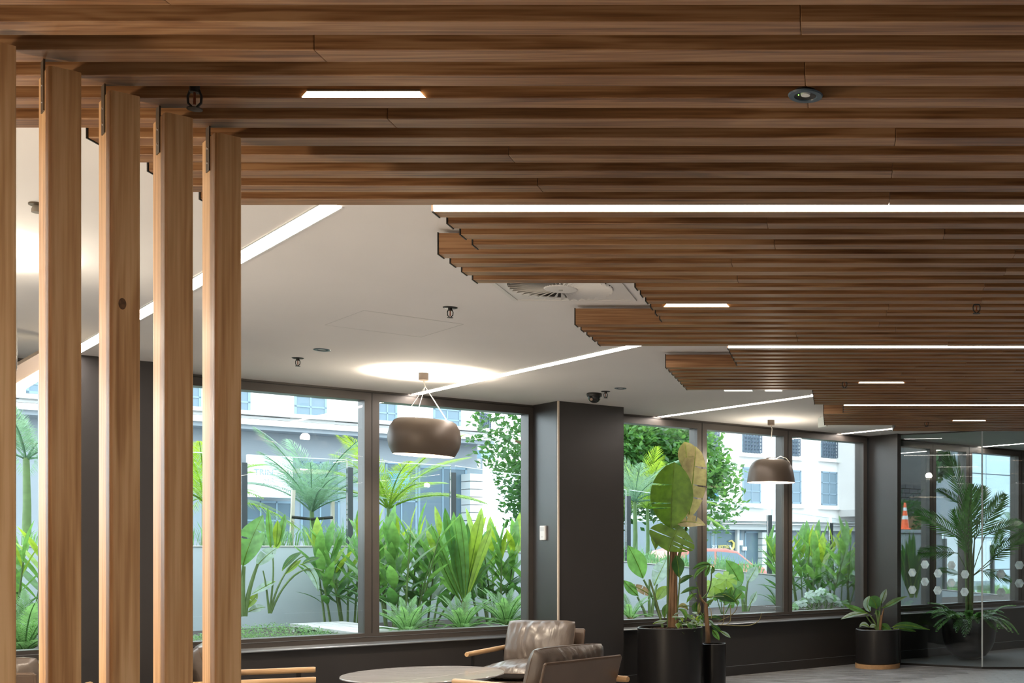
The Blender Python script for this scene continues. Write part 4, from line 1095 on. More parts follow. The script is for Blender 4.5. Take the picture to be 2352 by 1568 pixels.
ginger(800, 3.0, 1.20, 12, 'tall ginger clump at the end of the boardwalk, behind the window mullion', 3, 0.24)
ginger(905, 2.0, 1.33, 14, 'tall ginger clump rising behind the first fern', 5, 0.26, 0.2)
ginger(975, 2.4, 1.10, 5, 'leaning ginger canes between two ferns', 9, 0.16, 0.42)
ginger(1150, 2.6, 1.25, 14, 'ginger clump behind the third fern, next to the dark column', 12, 0.30)
ginger(1850, 2.2, 1.22, 16, 'broad ginger clump filling the last window pane', 17, 0.40, 0.30)
ginger(1925, 2.6, 1.12, 11, 'ginger clump crowding against the window jamb before the return wall', 23, 0.30, 0.3)
ginger(25, 2.4, 1.05, 6, 'ginger clump outside the window seen between the first posts', 29, 0.25)

# ---- cordyline rosette
r = root_at('cordyline', 1066, 1.9, GZ, 'cordyline rosette of broad upright leaves on a short stem, between ferns', 'plant')
pstem(r, 1.9, [(1066, 1420), (1068, 1395), (1066, 1378)], (9, 7), M_STEMB)
for px, w, m_ in (([(1066, 1380), (1050, 1300), (1030, 1215), (1022, 1165)], 24, M_LEAF), ([(1066, 1380), (1062, 1290), (1046, 1230), (1042, 1175)], 26, M_LEAFB), ([(1068, 1380), (1080, 1290), (1098, 1220), (1105, 1182)], 30, M_LEAFY),
                  ([(1068, 1380), (1074, 1300), (1062, 1220), (1055, 1178)], 24, M_LEAFB), ([(1070, 1382), (1095, 1300), (1115, 1250), (1128, 1212)], 22, M_LEAFY), ([(1064, 1380), (1030, 1300), (1012, 1255), (990, 1203)], 22, M_LEAFB),
                  ([(1068, 1380), (1090, 1310), (1100, 1280), (1112, 1240)], 20, M_LEAF), ([(1064, 1385), (1050, 1320), (1040, 1280), (1048, 1232)], 22, M_LEAFB), ([(1066, 1388), (1088, 1340), (1106, 1300), (1128, 1296)], 14, M_LEAF),
                  ([(1062, 1388), (1036, 1340), (1020, 1310), (1004, 1262)], 18, M_LEAFB), ([(1066, 1385), (1080, 1330), (1088, 1310), (1096, 1372)], 14, M_LEAFP), ([(1066, 1385), (1070, 1300), (1075, 1250), (1073, 1200)], 22, M_LEAF)):
    pblade(r, 1.9 + random.uniform(-0.12, 0.12), px, w, m_, peak=0.72, nrm=Vector((random.uniform(-0.4, 0.5), -1, 0.2)))

# ---- bird of paradise plants outside
r = root_at('banana_plant', 575, 2.0, GZ, 'broad paddle leaved plant beside the last timber post', 'plant')
pstem(r, 2.0, [(562, 1415), (566, 1370), (582, 1320), (592, 1295)], (6, 3), M_STEM); pstem(r, 2.0, [(558, 1415), (555, 1350), (560, 1300)], (7, 4), M_STEM)
for px, w, m_ in (([(558, 1300), (566, 1262), (582, 1225), (604, 1182)], 62, M_LEAFB), ([(590, 1300), (604, 1282), (620, 1268), (636, 1258)], 34, M_LEAFP), ([(560, 1400), (572, 1385), (584, 1376), (592, 1362)], 22, M_LEAFY),
                  ([(570, 1405), (584, 1398), (596, 1394), (610, 1394)], 20, M_LEAFP), ([(546, 1330), (530, 1290), (520, 1250), (512, 1215)], 50, M_LEAFB)):
    pblade(r, 2.0, px, w, m_, split={(5, 0), (7, 1)})
r = root_at('heliconia', 622, 2.4, GZ, 'thin stemmed plant with upright and arching leaves against the blue grey wall', 'plant')
for px in ([(618, 1408), (626, 1360), (632, 1300), (624, 1262)], [(620, 1408), (632, 1350), (660, 1290), (700, 1275)], [(622, 1408), (640, 1350), (690, 1285), (740, 1310)], [(618, 1408), (612, 1340), (604, 1310)], [(622, 1408), (650, 1330), (690, 1300), (715, 1310)]):
    pstem(r, 2.4, px, (2.6, 1.4), M_STEM)
for px, w, m_ in (([(622, 1262), (620, 1225), (617, 1195), (615, 1163)], 15, M_LEAFB), ([(634, 1258), (636, 1228), (637, 1210), (638, 1194)], 18, M_LEAFY), ([(640, 1250), (648, 1215), (652, 1195), (655, 1180)], 16, M_LEAFB),
                  ([(652, 1320), (668, 1305), (680, 1296), (692, 1285)], 15, M_LEAFY), ([(690, 1295), (712, 1300), (728, 1330), (731, 1358)], 20, M_LEAFP), ([(648, 1310), (660, 1290), (675, 1275), (694, 1268)], 16, M_LEAF),
                  ([(694, 1295), (705, 1288), (720, 1282), (735, 1280)], 14, M_LEAF), ([(632, 1335), (618, 1340), (600, 1352), (578, 1364)], 20, M_LEAFP), ([(626, 1262), (634, 1256), (640, 1252), (644, 1238)], 14, M_LEAFY)):
    pblade(r, 2.4, px, w, m_)
r = root_at('strelitzia', 1492, 2.3, GZ, 'broad paddle leaved plant outside the window, left of the big potted banana leaves', 'plant')
for px in ([(1493, 1425), (1490, 1380), (1492, 1330)], [(1520, 1425), (1505, 1380), (1478, 1330)], [(1496, 1425), (1500, 1370), (1510, 1340)], [(1488, 1425), (1480, 1400), (1464, 1370)]):
    pstem(r, 2.3, px, (4.5, 2.2), M_STEM)
for px, w, m_, ps in (([(1477, 1328), (1468, 1300), (1458, 1280), (1442, 1252)], 46, M_LEAFB, None), ([(1502, 1345), (1512, 1320), (1524, 1300), (1530, 1284)], 38, M_LEAFP, {(4, 0), (6, 1), (8, 0)}),
                      ([(1466, 1368), (1452, 1355), (1442, 1345), (1432, 1332)], 24, M_LEAFB, None), ([(1508, 1378), (1516, 1365), (1524, 1355), (1532, 1345)], 26, M_LEAFY, None), ([(1496, 1368), (1484, 1358), (1468, 1350), (1446, 1342)], 20, M_DRY, {(3, 0), (5, 1), (7, 0), (8, 1)})):
    pblade(r, 2.3, px, w, m_, split=ps)
r = root_at('strelitzia', 1712, 2.4, GZ, 'broad paddle leaved plant outside, before the sloping garden wall by the yellow shop sign', 'plant')
for px in ([(1708, 1410), (1706, 1370), (1700, 1345)], [(1712, 1410), (1712, 1360), (1718, 1335)], [(1716, 1408), (1720, 1395), (1724, 1388)]):
    pstem(r, 2.4, px, (4, 2), M_STEM)
for px, w, m_ in (([(1702, 1346), (1694, 1325), (1682, 1305), (1667, 1286)], 40, M_LEAFB), ([(1716, 1338), (1724, 1325), (1732, 1312), (1738, 1300)], 28, M_LEAFP), ([(1722, 1388), (1728, 1378), (1734, 1368), (1738, 1358)], 16, M_LEAFP)):
    pblade(r, 2.4, px, w, m_)
r = root_at('strelitzia', 1950, 3.0, GZ, 'single upright paddle leaf on a long stalk beside the ginger clump', 'plant')
pstem(r, 3.0, [(1950, 1390), (1949, 1350), (1944, 1325)], (3, 2), M_STEM)
pblade(r, 3.0, [(1944, 1328), (1942, 1305), (1948, 1280), (1962, 1262)], 36, M_LEAFB)

# ---- monstera outside and creeping large leaves
def hand_leaf(root, c, R_, nrm, mat, rot=0.0, cuts=7):
    """round leaf with deep cuts"""
    n = Vector(nrm).normalized(); a = n.cross(Vector((0, 0, 1))).normalized(); b_ = n.cross(a)
    vs = [Vector((0, 0, 0))]; N_ = cuts * 6
    for k in range(N_):
        t = k / N_; th = rot + 2 * PI * t
        rr = R_ * (0.85 + 0.15 * math.cos(th - rot)) * (1.0 if (k % 6) in (1, 2, 3, 4) else (0.55 if k % 6 == 0 else 0.8))
        vs.append(a * (rr * math.cos(th)) + b_ * (rr * math.sin(th)) - n * (0.25 * rr * rr / R_))
    return MB().add([c + v for v in vs], [(0, 1 + k, 1 + (k + 1) % N_) for k in range(N_)]).build('leaf', mat, root, smooth=True)
r = root_at('monstera', 1660, 1.6, GZ, 'yellow green monstera outside the middle pane of the three pane window', 'plant')
for u, v, w, n_ in ((1640, 1345, 30, (-0.2, -1, 0.5)), (1668, 1330, 34, (0.1, -1, 0.7)), (1690, 1350, 30, (0.4, -1, 0.5)), (1655, 1362, 28, (0.0, -1, 0.4)), (1682, 1372, 24, (0.3, -1, 0.3))):
    c = aty(u, v, yu(u, 1.6)) - r.location
    hand_leaf(r, c, w * yu(u, 1.6) / F, n_, M_LEAFY if v < 1350 else M_LEAFB, random.uniform(0, 6))
    MB().tube(bez([c, c * 0.5 + Vector((0, 0, -0.05)), (0, 0, 0)], 6), 0.006, 5).build('stalk', M_STEM, r)
r = root_at('hosta', 1880, 1.3, GZ, 'low plant of round pale leaves under the broad ginger clump', 'plant')
for k in range(16):
    u = 1826 + k * 7.2 + random.uniform(-3, 3); v = 1385 - 22 * math.sin(PI * k / 15) + random.uniform(-8, 12)
    c = aty(u, v, yu(u, 1.3)) - r.location
    hand_leaf(r, c, random.uniform(13, 19) * yu(u, 1.3) / F, (random.uniform(-0.5, 0.5), -0.8, 0.9), M_LEAFP if k % 3 else M_LEAFB, random.uniform(0, 6), 5)
    MB().tube(bez([c, c * 0.5, (random.uniform(-0.2, 0.2), 0, 0)], 5), 0.004, 5).build('stalk', M_STEM, r)

# ---- ferns
FERN = frond_mesh('frond', 0.46, 0.085, M_FERN, 30, 0.45, 1.0, 0.15, 0.0085, 0.30, 0.15)
def fern(u, o, label, n, seed, sc=1.0, z=GZ):
    r = root_at('fern', u, o, z, label, 'fern', 'garden ferns'); rr = random.Random(seed)
    for k in range(n):
        az = 2.399 * k; el = 0.30 + 0.85 * (k % 5) / 4.0
        d = Vector((math.cos(az) * math.cos(el), math.sin(az) * math.cos(el), math.sin(el)))
        put(FERN, 'frond', r, (0.02 * math.cos(az), 0.02 * math.sin(az), 0.03), d, (0, 0, 1), sc * rr.uniform(0.8, 1.1))
    MB().lathe([(0, 0), (0.05, 0), (0.035, 0.05), (0, 0.06)], 10).build('crown', M_STEMB, r)
    return r
fern(935, 1.05, 'fern beside the boardwalk, close to the window mullion', 26, 3, 0.95)
fern(1062, 1.15, 'fern under the cordyline rosette', 24, 5, 0.95)
fern(1162, 1.5, 'taller fern beside the armchair cushion and the window jamb', 26, 7, 1.15)
fern(55, 1.4, 'fern outside the window between the first posts', 26, 11, 1.3)
fern(1448, 1.6, 'small fern outside at the edge of the dark column', 16, 13, 0.8)
fern(1788, 2.4, 'small fern against the sloping garden wall beside the ginger', 14, 15, 0.8)

# ---- ground cover: many small leaves
def tiny_leaves(name, label, cells, mat, size, kind_cat, seed, elev=0.5):
    rr = random.Random(seed); m = MB()
    for (c, rad, hgt, n) in cells:
        for k in range(n):
            a = rr.uniform(0, 2 * PI); q = rad * math.sqrt(rr.random()); 
            p = c + Vector((q * math.cos(a), q * math.sin(a), hgt * (1 - (q / rad) ** 2) * rr.uniform(0.5, 1.0) + 0.01))
            d = Vector((rr.uniform(-1, 1), rr.uniform(-1, 1), rr.uniform(-0.2, 1.0) * elev)).normalized() * size * rr.uniform(0.7, 1.3)
            w = d.cross(Vector((0, 0, 1)))
            w = w.normalized() * size * 0.35 if w.length > 1e-5 else Vector((size * 0.3, 0, 0))
            m.add([p, p + d * 0.5 + w, p + d, p + d * 0.5 - w], [(0, 1, 2, 3)])
    o = m.build(name, mat); tag(o, label, kind_cat, kind='stuff')
    return o
tiny_leaves('ground_cover', 'low creeping ground cover over the mulch beside the boardwalk', [(W(su(610, 1.5), 1.5, GZ), 0.75, 0.16, 3600), (W(su(560, 1.2), 1.2, GZ), 0.55, 0.10, 1600), (W(su(690, 1.7), 1.5, GZ), 0.35, 0.06, 700)], M_FERN, 0.022, 'ground cover', 4)

# ---- strap grass along the planter above the wall
rr = random.Random(31); m = MB()
for k in range(420):
    s = rr.uniform(-3, 19); o = rr.uniform(3.95, 5.2); z0 = zg(s) - 0.08
    c = W(s, o, z0); hh = rr.uniform(0.28, 0.48)
    for q in range(13):
        a = rr.uniform(0, 2 * PI); le = rr.uniform(0.15, 1.0); d = Vector((math.cos(a), math.sin(a), 0)); w = Vector((-math.sin(a), math.cos(a), 0)) * 0.008
        p0 = c + d * 0.03; p1 = c + d * (0.10 * le + 0.05) + Vector((0, 0, hh * 0.6)); p2 = c + d * (0.32 * le + 0.05) + Vector((0, 0, hh * (1.0 - 0.45 * le)))
        m.add([p0 - w, p0 + w, p1 + w, p2, p1 - w], [(0, 1, 2, 4), (4, 2, 3)])
tag(m.build('planter_grass', M_GRASS), 'strap leaved grass along the planter above the garden wall', 'grass', kind='stuff')

# ---- palms outside
PF1 = frond_mesh('frond', 1.05, 0.34, M_FRONDP, 34, 0.42, 0.85, 0.10, 0.0105, 0.05, 0.30)
PF2 = frond_mesh('frond', 1.25, 0.38, M_FROND, 36, 0.40, 0.8, 0.12, 0.0105, 0.05, 0.30)
PF3 = frond_mesh('frond', 1.15, 0.36, M_LEAFY, 34, 0.45, 0.8, 0.12, 0.0115, 0.05, 0.30)
def palm_px(u, o, vbase, vcrown, nf, fm, label, seed, tr=0.04, el=(0.15, 1.35)):
    s = su(u, o); z0 = zg(s) - 0.08; zt = zu(u, vcrown, o)
    return palm(W(s, o, z0), label, zt - z0, nf, fm, rnd=seed, elev=el, tr=tr, group='palms above the garden wall')
palm_px(716, 4.7, 1215, 1172, 15, PF1, 'young palm held by two timber stakes, before the white sign board', 4, 0.03, (0.55, 1.42))
palm_px(892, 5.0, 1220, 1165, 13, PF3, 'yellow green palm behind the drum pendant', 8, 0.03, (0.45, 1.4))
palm_px(470, 5.4, 1220, 1150, 11, PF3, 'bright palm behind the last timber post', 13, 0.04)
palm_px(60, 5.2, 1220, 1050, 12, PF1, 'palm beyond the window seen between the first posts', 17, 0.04)
palm_px(1458, 5.2, 1262, 1150, 12, PF1, 'slim palm beside the balustrade post next to the dark column', 21, 0.035)
palm_px(1487, 6.0, 1262, 1165, 11, PF3, 'slim palm in front of the leafy street tree', 25, 0.03)
palm_px(2330, 5.5, 1300, 1215, 11, PF1, 'small palm beyond the meeting room window', 33, 0.035)
st = root_at('tree_stakes', 716, 4.72, zg(su(716, 4.7)) - 0.08, 'two timber stakes joined by a black strap, holding the young palm', 'stake')
for px in ([(668, 1236), (674, 1125)], [(764, 1236), (764, 1150)]):
    P = [aty(u, v, yu(u, 4.62)) - st.location for u, v in px]
    P[0].z = 0.0
    MB().tube(P, 0.026, 4).build('stake', M_TRIMLIGHT, st)
MB().tube([aty(u, v, yu(u, 4.6)) - st.location for u, v in ((670, 1187), (716, 1192), (764, 1188))], 0.018, 5).build('strap', M_BLACK, st)

# ---- leafy street tree
def tree(u, o, vtop, vbot, rad, label, seed, n, name='street_tree', mats=None):
    s = su(u, o); z0 = zg(s) - 0.22; zt = zu(u, vtop, o); zb2 = zu(u, vbot, o)
    r = empty(name, W(s, o, z0)); tag(r, label, 'tree'); rr = random.Random(seed)
    cz = (zt + zb2) / 2 - z0; hz = (zt - zb2) / 2
    MB().tube([(0, 0, 0), (0.05, 0, cz * 0.5), (0, 0.05, cz)], [0.20, 0.15, 0.08], 10).build('trunk', M_STEMB, r, smooth=True)
    for k in range(5):
        a = 2 * PI * k / 5
        MB().tube(bez([(0, 0, cz * 0.6), (rad * 0.3 * math.cos(a), rad * 0.3 * math.sin(a), cz), (rad * 0.75 * math.cos(a), rad * 0.75 * math.sin(a), cz + hz * 0.3)], 6), [0.08, 0.07, 0.06, 0.05, 0.04, 0.02], 6).build('branch', M_STEMB, r)
    blobs = []
    for k in range(34):
        a = rr.uniform(0, 2 * PI); c = rr.uniform(-1, 1); q = rr.uniform(0.45, 0.95); sq_ = math.sqrt(1 - c * c)
        blobs.append((Vector((rad * q * sq_ * math.cos(a), rad * q * sq_ * math.sin(a), cz + hz * q * c)), rr.uniform(0.22, 0.42) * rad))
    for mi, mt in enumerate(mats or (M_LEAF, M_LEAFB)):
        m = MB()
        for (c, br_) in blobs[mi::2]:
            for k in range(n // 34):
                v = Vector((rr.gauss(0, 1), rr.gauss(0, 1), rr.gauss(0, 1))).normalized() * br_ * rr.uniform(0.55, 1.05)
                p = c + v; d = Vector((rr.uniform(-1, 1), rr.uniform(-1, 1), rr.uniform(-0.6, 0.8))).normalized() * 0.13
                w = d.cross(Vector((rr.uniform(-1, 1), rr.uniform(-1, 1), 1))); w = w.normalized() * 0.038
                m.add([p, p + d * 0.5 + w, p + d, p + d * 0.5 - w], [(0, 1, 2, 3)])
        fo = m.build('foliage', mt, r); fo['kind'] = 'stuff'
    return r
tree(1385, 9.0, 925, 1205, 2.25, 'leafy street tree between the two white buildings, behind the dark column', 6, 40000)
tree(2085, 8.0, 985, 1130, 0.9, 'dark leafy tree above the brick wall, past the return wall', 9, 7000, mats=(M_LEAFD, M_LEAFD))

# hedge and cone beside the dark brick wall
def hedge(u0, u1, o, z0, z1, label):
    s0, s1 = su(u0, o), su(u1, o); r = empty('hedge', W((s0 + s1) / 2, o, z0), TH); tag(r, label, 'hedge'); rr = random.Random(5)
    h = (s1 - s0) / 2; m = MB()
    for k in range(2600):
        p = Vector((rr.uniform(-h, h), rr.uniform(-0.10, 0.16), rr.uniform(0.02, z1 - z0)))
        d = Vector((rr.uniform(-1, 1), rr.uniform(-1, 0.3), rr.uniform(-0.3, 1))).normalized() * 0.05
        w = d.cross(Vector((0, 1, 0.3))).normalized() * 0.016
        m.add([p, p + d * 0.5 + w, p + d, p + d * 0.5 - w], [(0, 1, 2, 3)])
    o_ = m.build('foliage', M_LEAFD, r); o_['kind'] = 'stuff'
    MB().box(-h, h, -0.02, 0.08, 0.0, (z1 - z0) * 0.85).build('stems', M_STEMB, r)
hedge(2066, 2134, 2.62, GZ, zu(2100, 1150, 2.62), 'clipped dark hedge before the brick wall, behind the traffic cone')
M_ORANGE = plain('orange_cone', (0.75, 0.10, 0.02), 0.45); M_REFL = plain('cone_band', (0.6, 0.62, 0.64), 0.3)
Yc = yu(2079, 2.2); zc0 = zu(2079, 1216, 2.2)
cn = empty('traffic_cone', W(su(2079, 2.2), 2.2, zc0)); tag(cn, 'orange traffic cone with grey bands in front of the hedge', 'traffic cone')
ch = 62 * Yc / F
def cr(t): return 0.065 * (1 - t) + 0.014 * t
MB().box(-0.085, 0.085, -0.085, 0.085, 0.0, 0.02).build('base', M_ORANGE, cn, bevel=0.006)
for a, b_, m_ in ((0.05, 0.38, M_ORANGE), (0.38, 0.52, M_REFL), (0.52, 0.70, M_ORANGE), (0.70, 0.82, M_REFL), (0.82, 1.0, M_ORANGE)):
    MB().lathe([(cr(a), ch * a), (cr(b_), ch * b_)], 24).build('body' if m_ is M_ORANGE else 'reflective_band', m_, cn, smooth=True)
# the cone stands on a low planter kerb
kb = empty('planter_kerb', W(su(2100, 2.2), 2.2, GZ), TH); tag(kb, 'raised concrete planter kerb carrying the traffic cone', 'kerb')
MB().box(-0.45, 0.5, -0.12, 0.12, 0.0, zc0 - GZ - 0.0005).build('kerb_body', M_FACADEG, kb)
MB().box(-0.47, 0.52, -0.14, 0.14, zc0 - GZ - 0.05, zc0 - GZ - 0.0006).build('kerb_cap', M_FACADEG, kb)
r = root_at('cordyline', 2098, 1.2, GZ, 'dark cordyline leaves growing below the traffic cone', 'plant')
for k in range(14):
    u0 = 2098 + random.uniform(-8, 8); a = (k / 13 - 0.5) * 2
    pblade(r, 1.2 + random.uniform(-0.2, 0.2), [(u0, 1372), (u0 + a * 14, 1320), (u0 + a * 26, 1270), (u0 + a * 40, 1215 + abs(a) * 60)], 15, M_LEAFD)

# ---- parked car
cs = su(1640, 16.0); cz0 = zg(cs) - 0.22
car = empty('parked_car', W(cs, 16.0, cz0), TH); tag(car, 'pale red hatchback parked on the street before the yellow lettered shop', 'car')
roof = zu(1640, 1259, 16.0) - cz0
kz = roof / 1.45
body = [(-2.9, 0.30), (1.25, 0.30), (1.30, 0.62), (1.18, 0.86), (0.75, 0.93), (-2.2, 0.95), (-2.85, 0.80), (-2.95, 0.55)]
MB().prism_xz([(x, z * kz) for x, z in body], -0.82, 0.82).build('body', M_RED, car, bevel=0.06)
cab = [(0.92, 0.92), (0.30, 1.36), (-0.10, 1.45), (-1.30, 1.45), (-1.60, 1.38), (-2.15, 0.94)]
MB().prism_xz([(x, z * kz) for x, z in cab], -0.70, 0.70).build('cabin', M_RED, car, bevel=0.05)
gw = [(0.72, 0.98), (0.25, 1.30), (-0.45, 1.36), (-0.45, 0.98)]
gw2 = [(-0.53, 0.98), (-0.53, 1.36), (-1.30, 1.36), (-1.75, 0.98)]
for g_ in (gw, gw2):
    for y0, y1 in ((-0.712, -0.70), (0.70, 0.712)):
        MB().prism_xz([(x, z * kz) for x, z in g_], y0, y1).build('side_window', M_WINPANE, car)
for x in (-2.15, 0.55):
    for y in (-0.78, 0.78):
        w = MB().lathe([(0, -0.09), (0.22, -0.09), (0.30, -0.06), (0.30, 0.06), (0.22, 0.09), (0, 0.09)], 24).build('wheel', M_BLACK, car, (x, y, 0.30), smooth=True); w.rotation_euler = (PI / 2, 0, 0)

# ================================================================== potted plants indoors
def pot(root, R_, H, lip=0.012, base_ring=False, mat=None):
    b0 = 0.05 if base_ring else 0.0
    p = MB().lathe([(0, b0), (R_ - 0.01, b0), (R_, b0 + 0.01), (R_, H - 0.004), (R_ - 0.004, H), (R_ - lip, H), (R_ - lip, H - 0.06), (0, H - 0.06)], 64).build('pot', mat or M_POT, root, smooth=True)
    MB().lathe([(R_ - lip + 0.001, H + 0.0005), (R_ - 0.003, H + 0.0005), (R_ - 0.003, H + 0.0025), (R_ - lip + 0.001, H + 0.0025)], 64, closed=True).build('rim', plain('satin_rim', (0.35, 0.38, 0.42), 0.3) if 'satin_rim' not in MATS else MATS['satin_rim'], p)
    if base_ring: MB().lathe([(0, 0), (R_ + 0.004, 0), (R_ + 0.004, b0), (0, b0)], 64).build('base_ring', M_PLYRING, root, smooth=True)
    rr = random.Random(int(R_ * 1000)); m = MB()
    m.lathe([(0, H - 0.022), (R_ * 0.5, H - 0.026), (R_ - lip - 0.001, H - 0.035), (R_ - lip - 0.001, H - 0.055), (0, H - 0.055)], 40)
    so_ = m.build('soil', M_SOIL, root, smooth=True)
    m = MB()
    for k in range(260):
        a = rr.uniform(0, 2 * PI); q = (R_ - lip - 0.012) * math.sqrt(rr.random()); c = Vector((q * math.cos(a), q * math.sin(a), H - 0.022)); sz = rr.uniform(0.004, 0.011)
        d = Vector((rr.uniform(-1, 1), rr.uniform(-1, 1), rr.uniform(-0.3, 0.6))).normalized() * sz
        m.box(c.x - sz, c.x + sz, c.y - sz * 0.6, c.y + sz * 0.6, c.z - 0.004, c.z + sz * 0.7)
    bk = m.build('bark_chips', M_SOIL, so_); bk['kind'] = 'stuff'
    return p

# ---- big potted bird of paradise
Yp = 11.15; pc = Vector(((1539 - U0) * Yp / F, Yp, 0)); RB = 0.308; HB = 0.615
r = empty('potted_banana_plant', pc); tag(r, 'large black cylinder planter with banana-like split paddle leaves, beside the dark column', 'potted plant')
pot(r, RB, HB)
def ps(px, rpx, mat, name='stem', d=0.0, n=10): return pstem(r, 0, px, rpx, mat, name, d, Yp, n)
def pb(px, w, mat, **k): return pblade(r, 0, px, w, mat, Yfix=Yp + k.pop('dy', 0.0), **k)
ps([(1545, 1440), (1544, 1380), (1546, 1320), (1547, 1266)], (8, 6), M_STEMB, 'trunk')
ps([(1552, 1440), (1552, 1370), (1550, 1300), (1552, 1258)], (6, 4), M_STEMB, 'trunk', 0.03)
ps([(1538, 1440), (1537, 1380), (1541, 1320), (1543, 1262)], (5, 4), M_STEMB, 'trunk', -0.03)
ps([(1535, 1440), (1533, 1380), (1534, 1320), (1535, 1262)], (3, 2.5), M_STEM, d=-0.06)
ps([(1543, 1280), (1543, 1240), (1543, 1212)], (4, 3), M_STEM)
ps([(1556, 1290), (1570, 1240), (1580, 1190)], (4, 3), M_STEM, d=0.1)
ps([(1522, 1440), (1515, 1410), (1505, 1370), (1492, 1330)], (3.4, 2.2), M_STEM)
ps([(1552, 1430), (1560, 1370), (1560, 1340), (1562, 1325)], (2.2, 1.6), M_STEM)
# front leaf, broad and upright
pb([(1541, 1213), (1541, 1170), (1545, 1110), (1549, 1061)], 101, M_BANANA, peak=0.50, tip=0.62, fold=0.22, n=16, nrm=Vector((0.05, -1, 0.15)), split={(9, 0), (4, 0), (5, 0)}, dy=-0.10)
# tall back leaf, turned away: pale ribbed back
pb([(1582, 1190), (1586, 1150), (1594, 1090), (1598, 1025)], 62, M_LEAFT, peak=0.55, tip=0.5, fold=-0.25, n=18, nrm=Vector((0.25, -1, 0.1)), split={(5, 1), (8, 1), (12, 1), (14, 0)}, dy=0.12)
pb([(1577, 1085), (1578, 1060), (1577, 1040), (1572, 1014)], 52, M_LEAFT, peak=0.62, tip=0.6, fold=-0.35, n=12, nrm=Vector((-0.5, -1, 0.1)), dy=0.16)
pb([(1545, 1205), (1570, 1195), (1592, 1196), (1621, 1206)], 40, M_LEAFT, peak=0.5, fold=0.3, nrm=Vector((0.1, -0.8, 0.7)), split={(4, 0), (7, 0)}, dy=0.05)
# lower leaf, folded over and split
pb([(1535, 1266), (1540, 1248), (1548, 1230), (1560, 1206)], 116, M_BANANA, peak=0.5, tip=0.6, fold=0.18, n=14, nrm=Vector((0.1, -1, 0.5)), split={(3, 1), (5, 1), (8, 1), (6, 0), (10, 0)}, dy=-0.08)
pb([(1505, 1262), (1510, 1245), (1504, 1230), (1496, 1222)], 20, M_BANANA, fold=0.3, nrm=Vector((-0.3, -1, 0.4)), dy=-0.05)
pb([(1560, 1326), (1558, 1305), (1558, 1292), (1552, 1274)], 30, M_LEAFD, peak=0.55, fold=0.25, dy=-0.05)
pb([(1527, 1420), (1524, 1405), (1527, 1395), (1532, 1386)], 13, M_LEAFB, fold=0.3, dy=-0.1)
pb([(1575, 1425), (1578, 1408), (1570, 1400), (1558, 1398)], 11, M_LEAFB, fold=0.3, dy=-0.12)
pb([(1500, 1432), (1512, 1426), (1522, 1430), (1533, 1424)], 9, M_LEAFP, fold=0.3, dy=-0.2)
# trailing variegated filler
fl = [leaf_mesh('filler_leaf', 0.055, 0.032, 0.3, 0.2, m_, 6) for m_ in (M_LEAFB, M_LEAFY, M_LEAFP)]
rr = random.Random(77)
for k in range(64):
    u = rr.uniform(1553, 1610); v = 1432 + rr.uniform(-24, 8) + (22 if rr.random() < 0.12 else 0)
    p = aty(u, v, Yp - 0.22 + rr.uniform(-0.06, 0.2)) - r.location
    a = rr.uniform(0, 6.28)
    put(fl[k % 3], 'filler_leaf', r, p, (math.cos(a), math.sin(a), rr.uniform(-0.6, 0.5)), (0, -0.5, 1), rr.uniform(0.7, 1.3))
for k in range(14):
    u = rr.uniform(1560, 1606); u2 = u + rr.uniform(-14, 14)
    ps([(u, 1438), (u2, 1418 + rr.uniform(-8, 6)), (u2 + 6, 1436)] if k % 4 else [(u - 6, 1436), (u - 4, 1450), (u, 1466)], (0.8, 0.5), M_LEAFY, 'runner', -0.15)

# ---- slim pot with a climbing philodendron
Ys = 11.45; pc = Vector(((1640 - U0) * Ys / F, Ys, 0))
r = empty('potted_climber', pc); tag(r, 'slim black cylinder planter with a leggy climbing plant and aerial roots, beside the large planter', 'potted plant')
pot(r, 0.115, EYE - (1477 - V0) * Ys / F, 0.008)
def ps(px, rpx, mat, name='stem', d=0.0, n=10): return pstem(r, 0, px, rpx, mat, name, d, Ys, n)
def pb(px, w, mat, **k): return pblade(r, 0, px, w, mat, Yfix=Ys + k.pop('dy', 0.0), **k)
ps([(1626, 1476), (1627, 1440), (1620, 1410), (1622, 1386)], (6, 4.5), M_STEMB, 'trunk')
ps([(1622, 1388), (1612, 1378), (1606, 1370), (1608, 1365)], (3, 2.4), M_STEMB)
ps([(1608, 1378), (1636, 1360), (1634, 1330), (1634, 1306)], (2.0, 1.2), M_STEM)
ps([(1608, 1376), (1604, 1350), (1598, 1335)], (1.6, 1), M_STEM); ps([(1612, 1372), (1640, 1372), (1660, 1362), (1692, 1380)], (1.6, 1), M_STEM)
ps([(1600, 1376), (1590, 1360), (1580, 1350)], (1.6, 1), M_STEM); ps([(1618, 1420), (1608, 1400), (1590, 1386), (1568, 1392)], (1.6, 1), M_STEM)
for px in ([(1692, 1380), (1700, 1412), (1668, 1415), (1650, 1428)], [(1663, 1385), (1660, 1410), (1668, 1430), (1655, 1436)], [(1678, 1390), (1676, 1410), (1684, 1430), (1668, 1434)], [(1650, 1434), (1700, 1436), (1746, 1446), (1749, 1408)], [(1630, 1398), (1634, 1394), (1634, 1420)]):
    ps(px, (1.0, 0.8), M_LEAFT, 'aerial_root', -0.05)
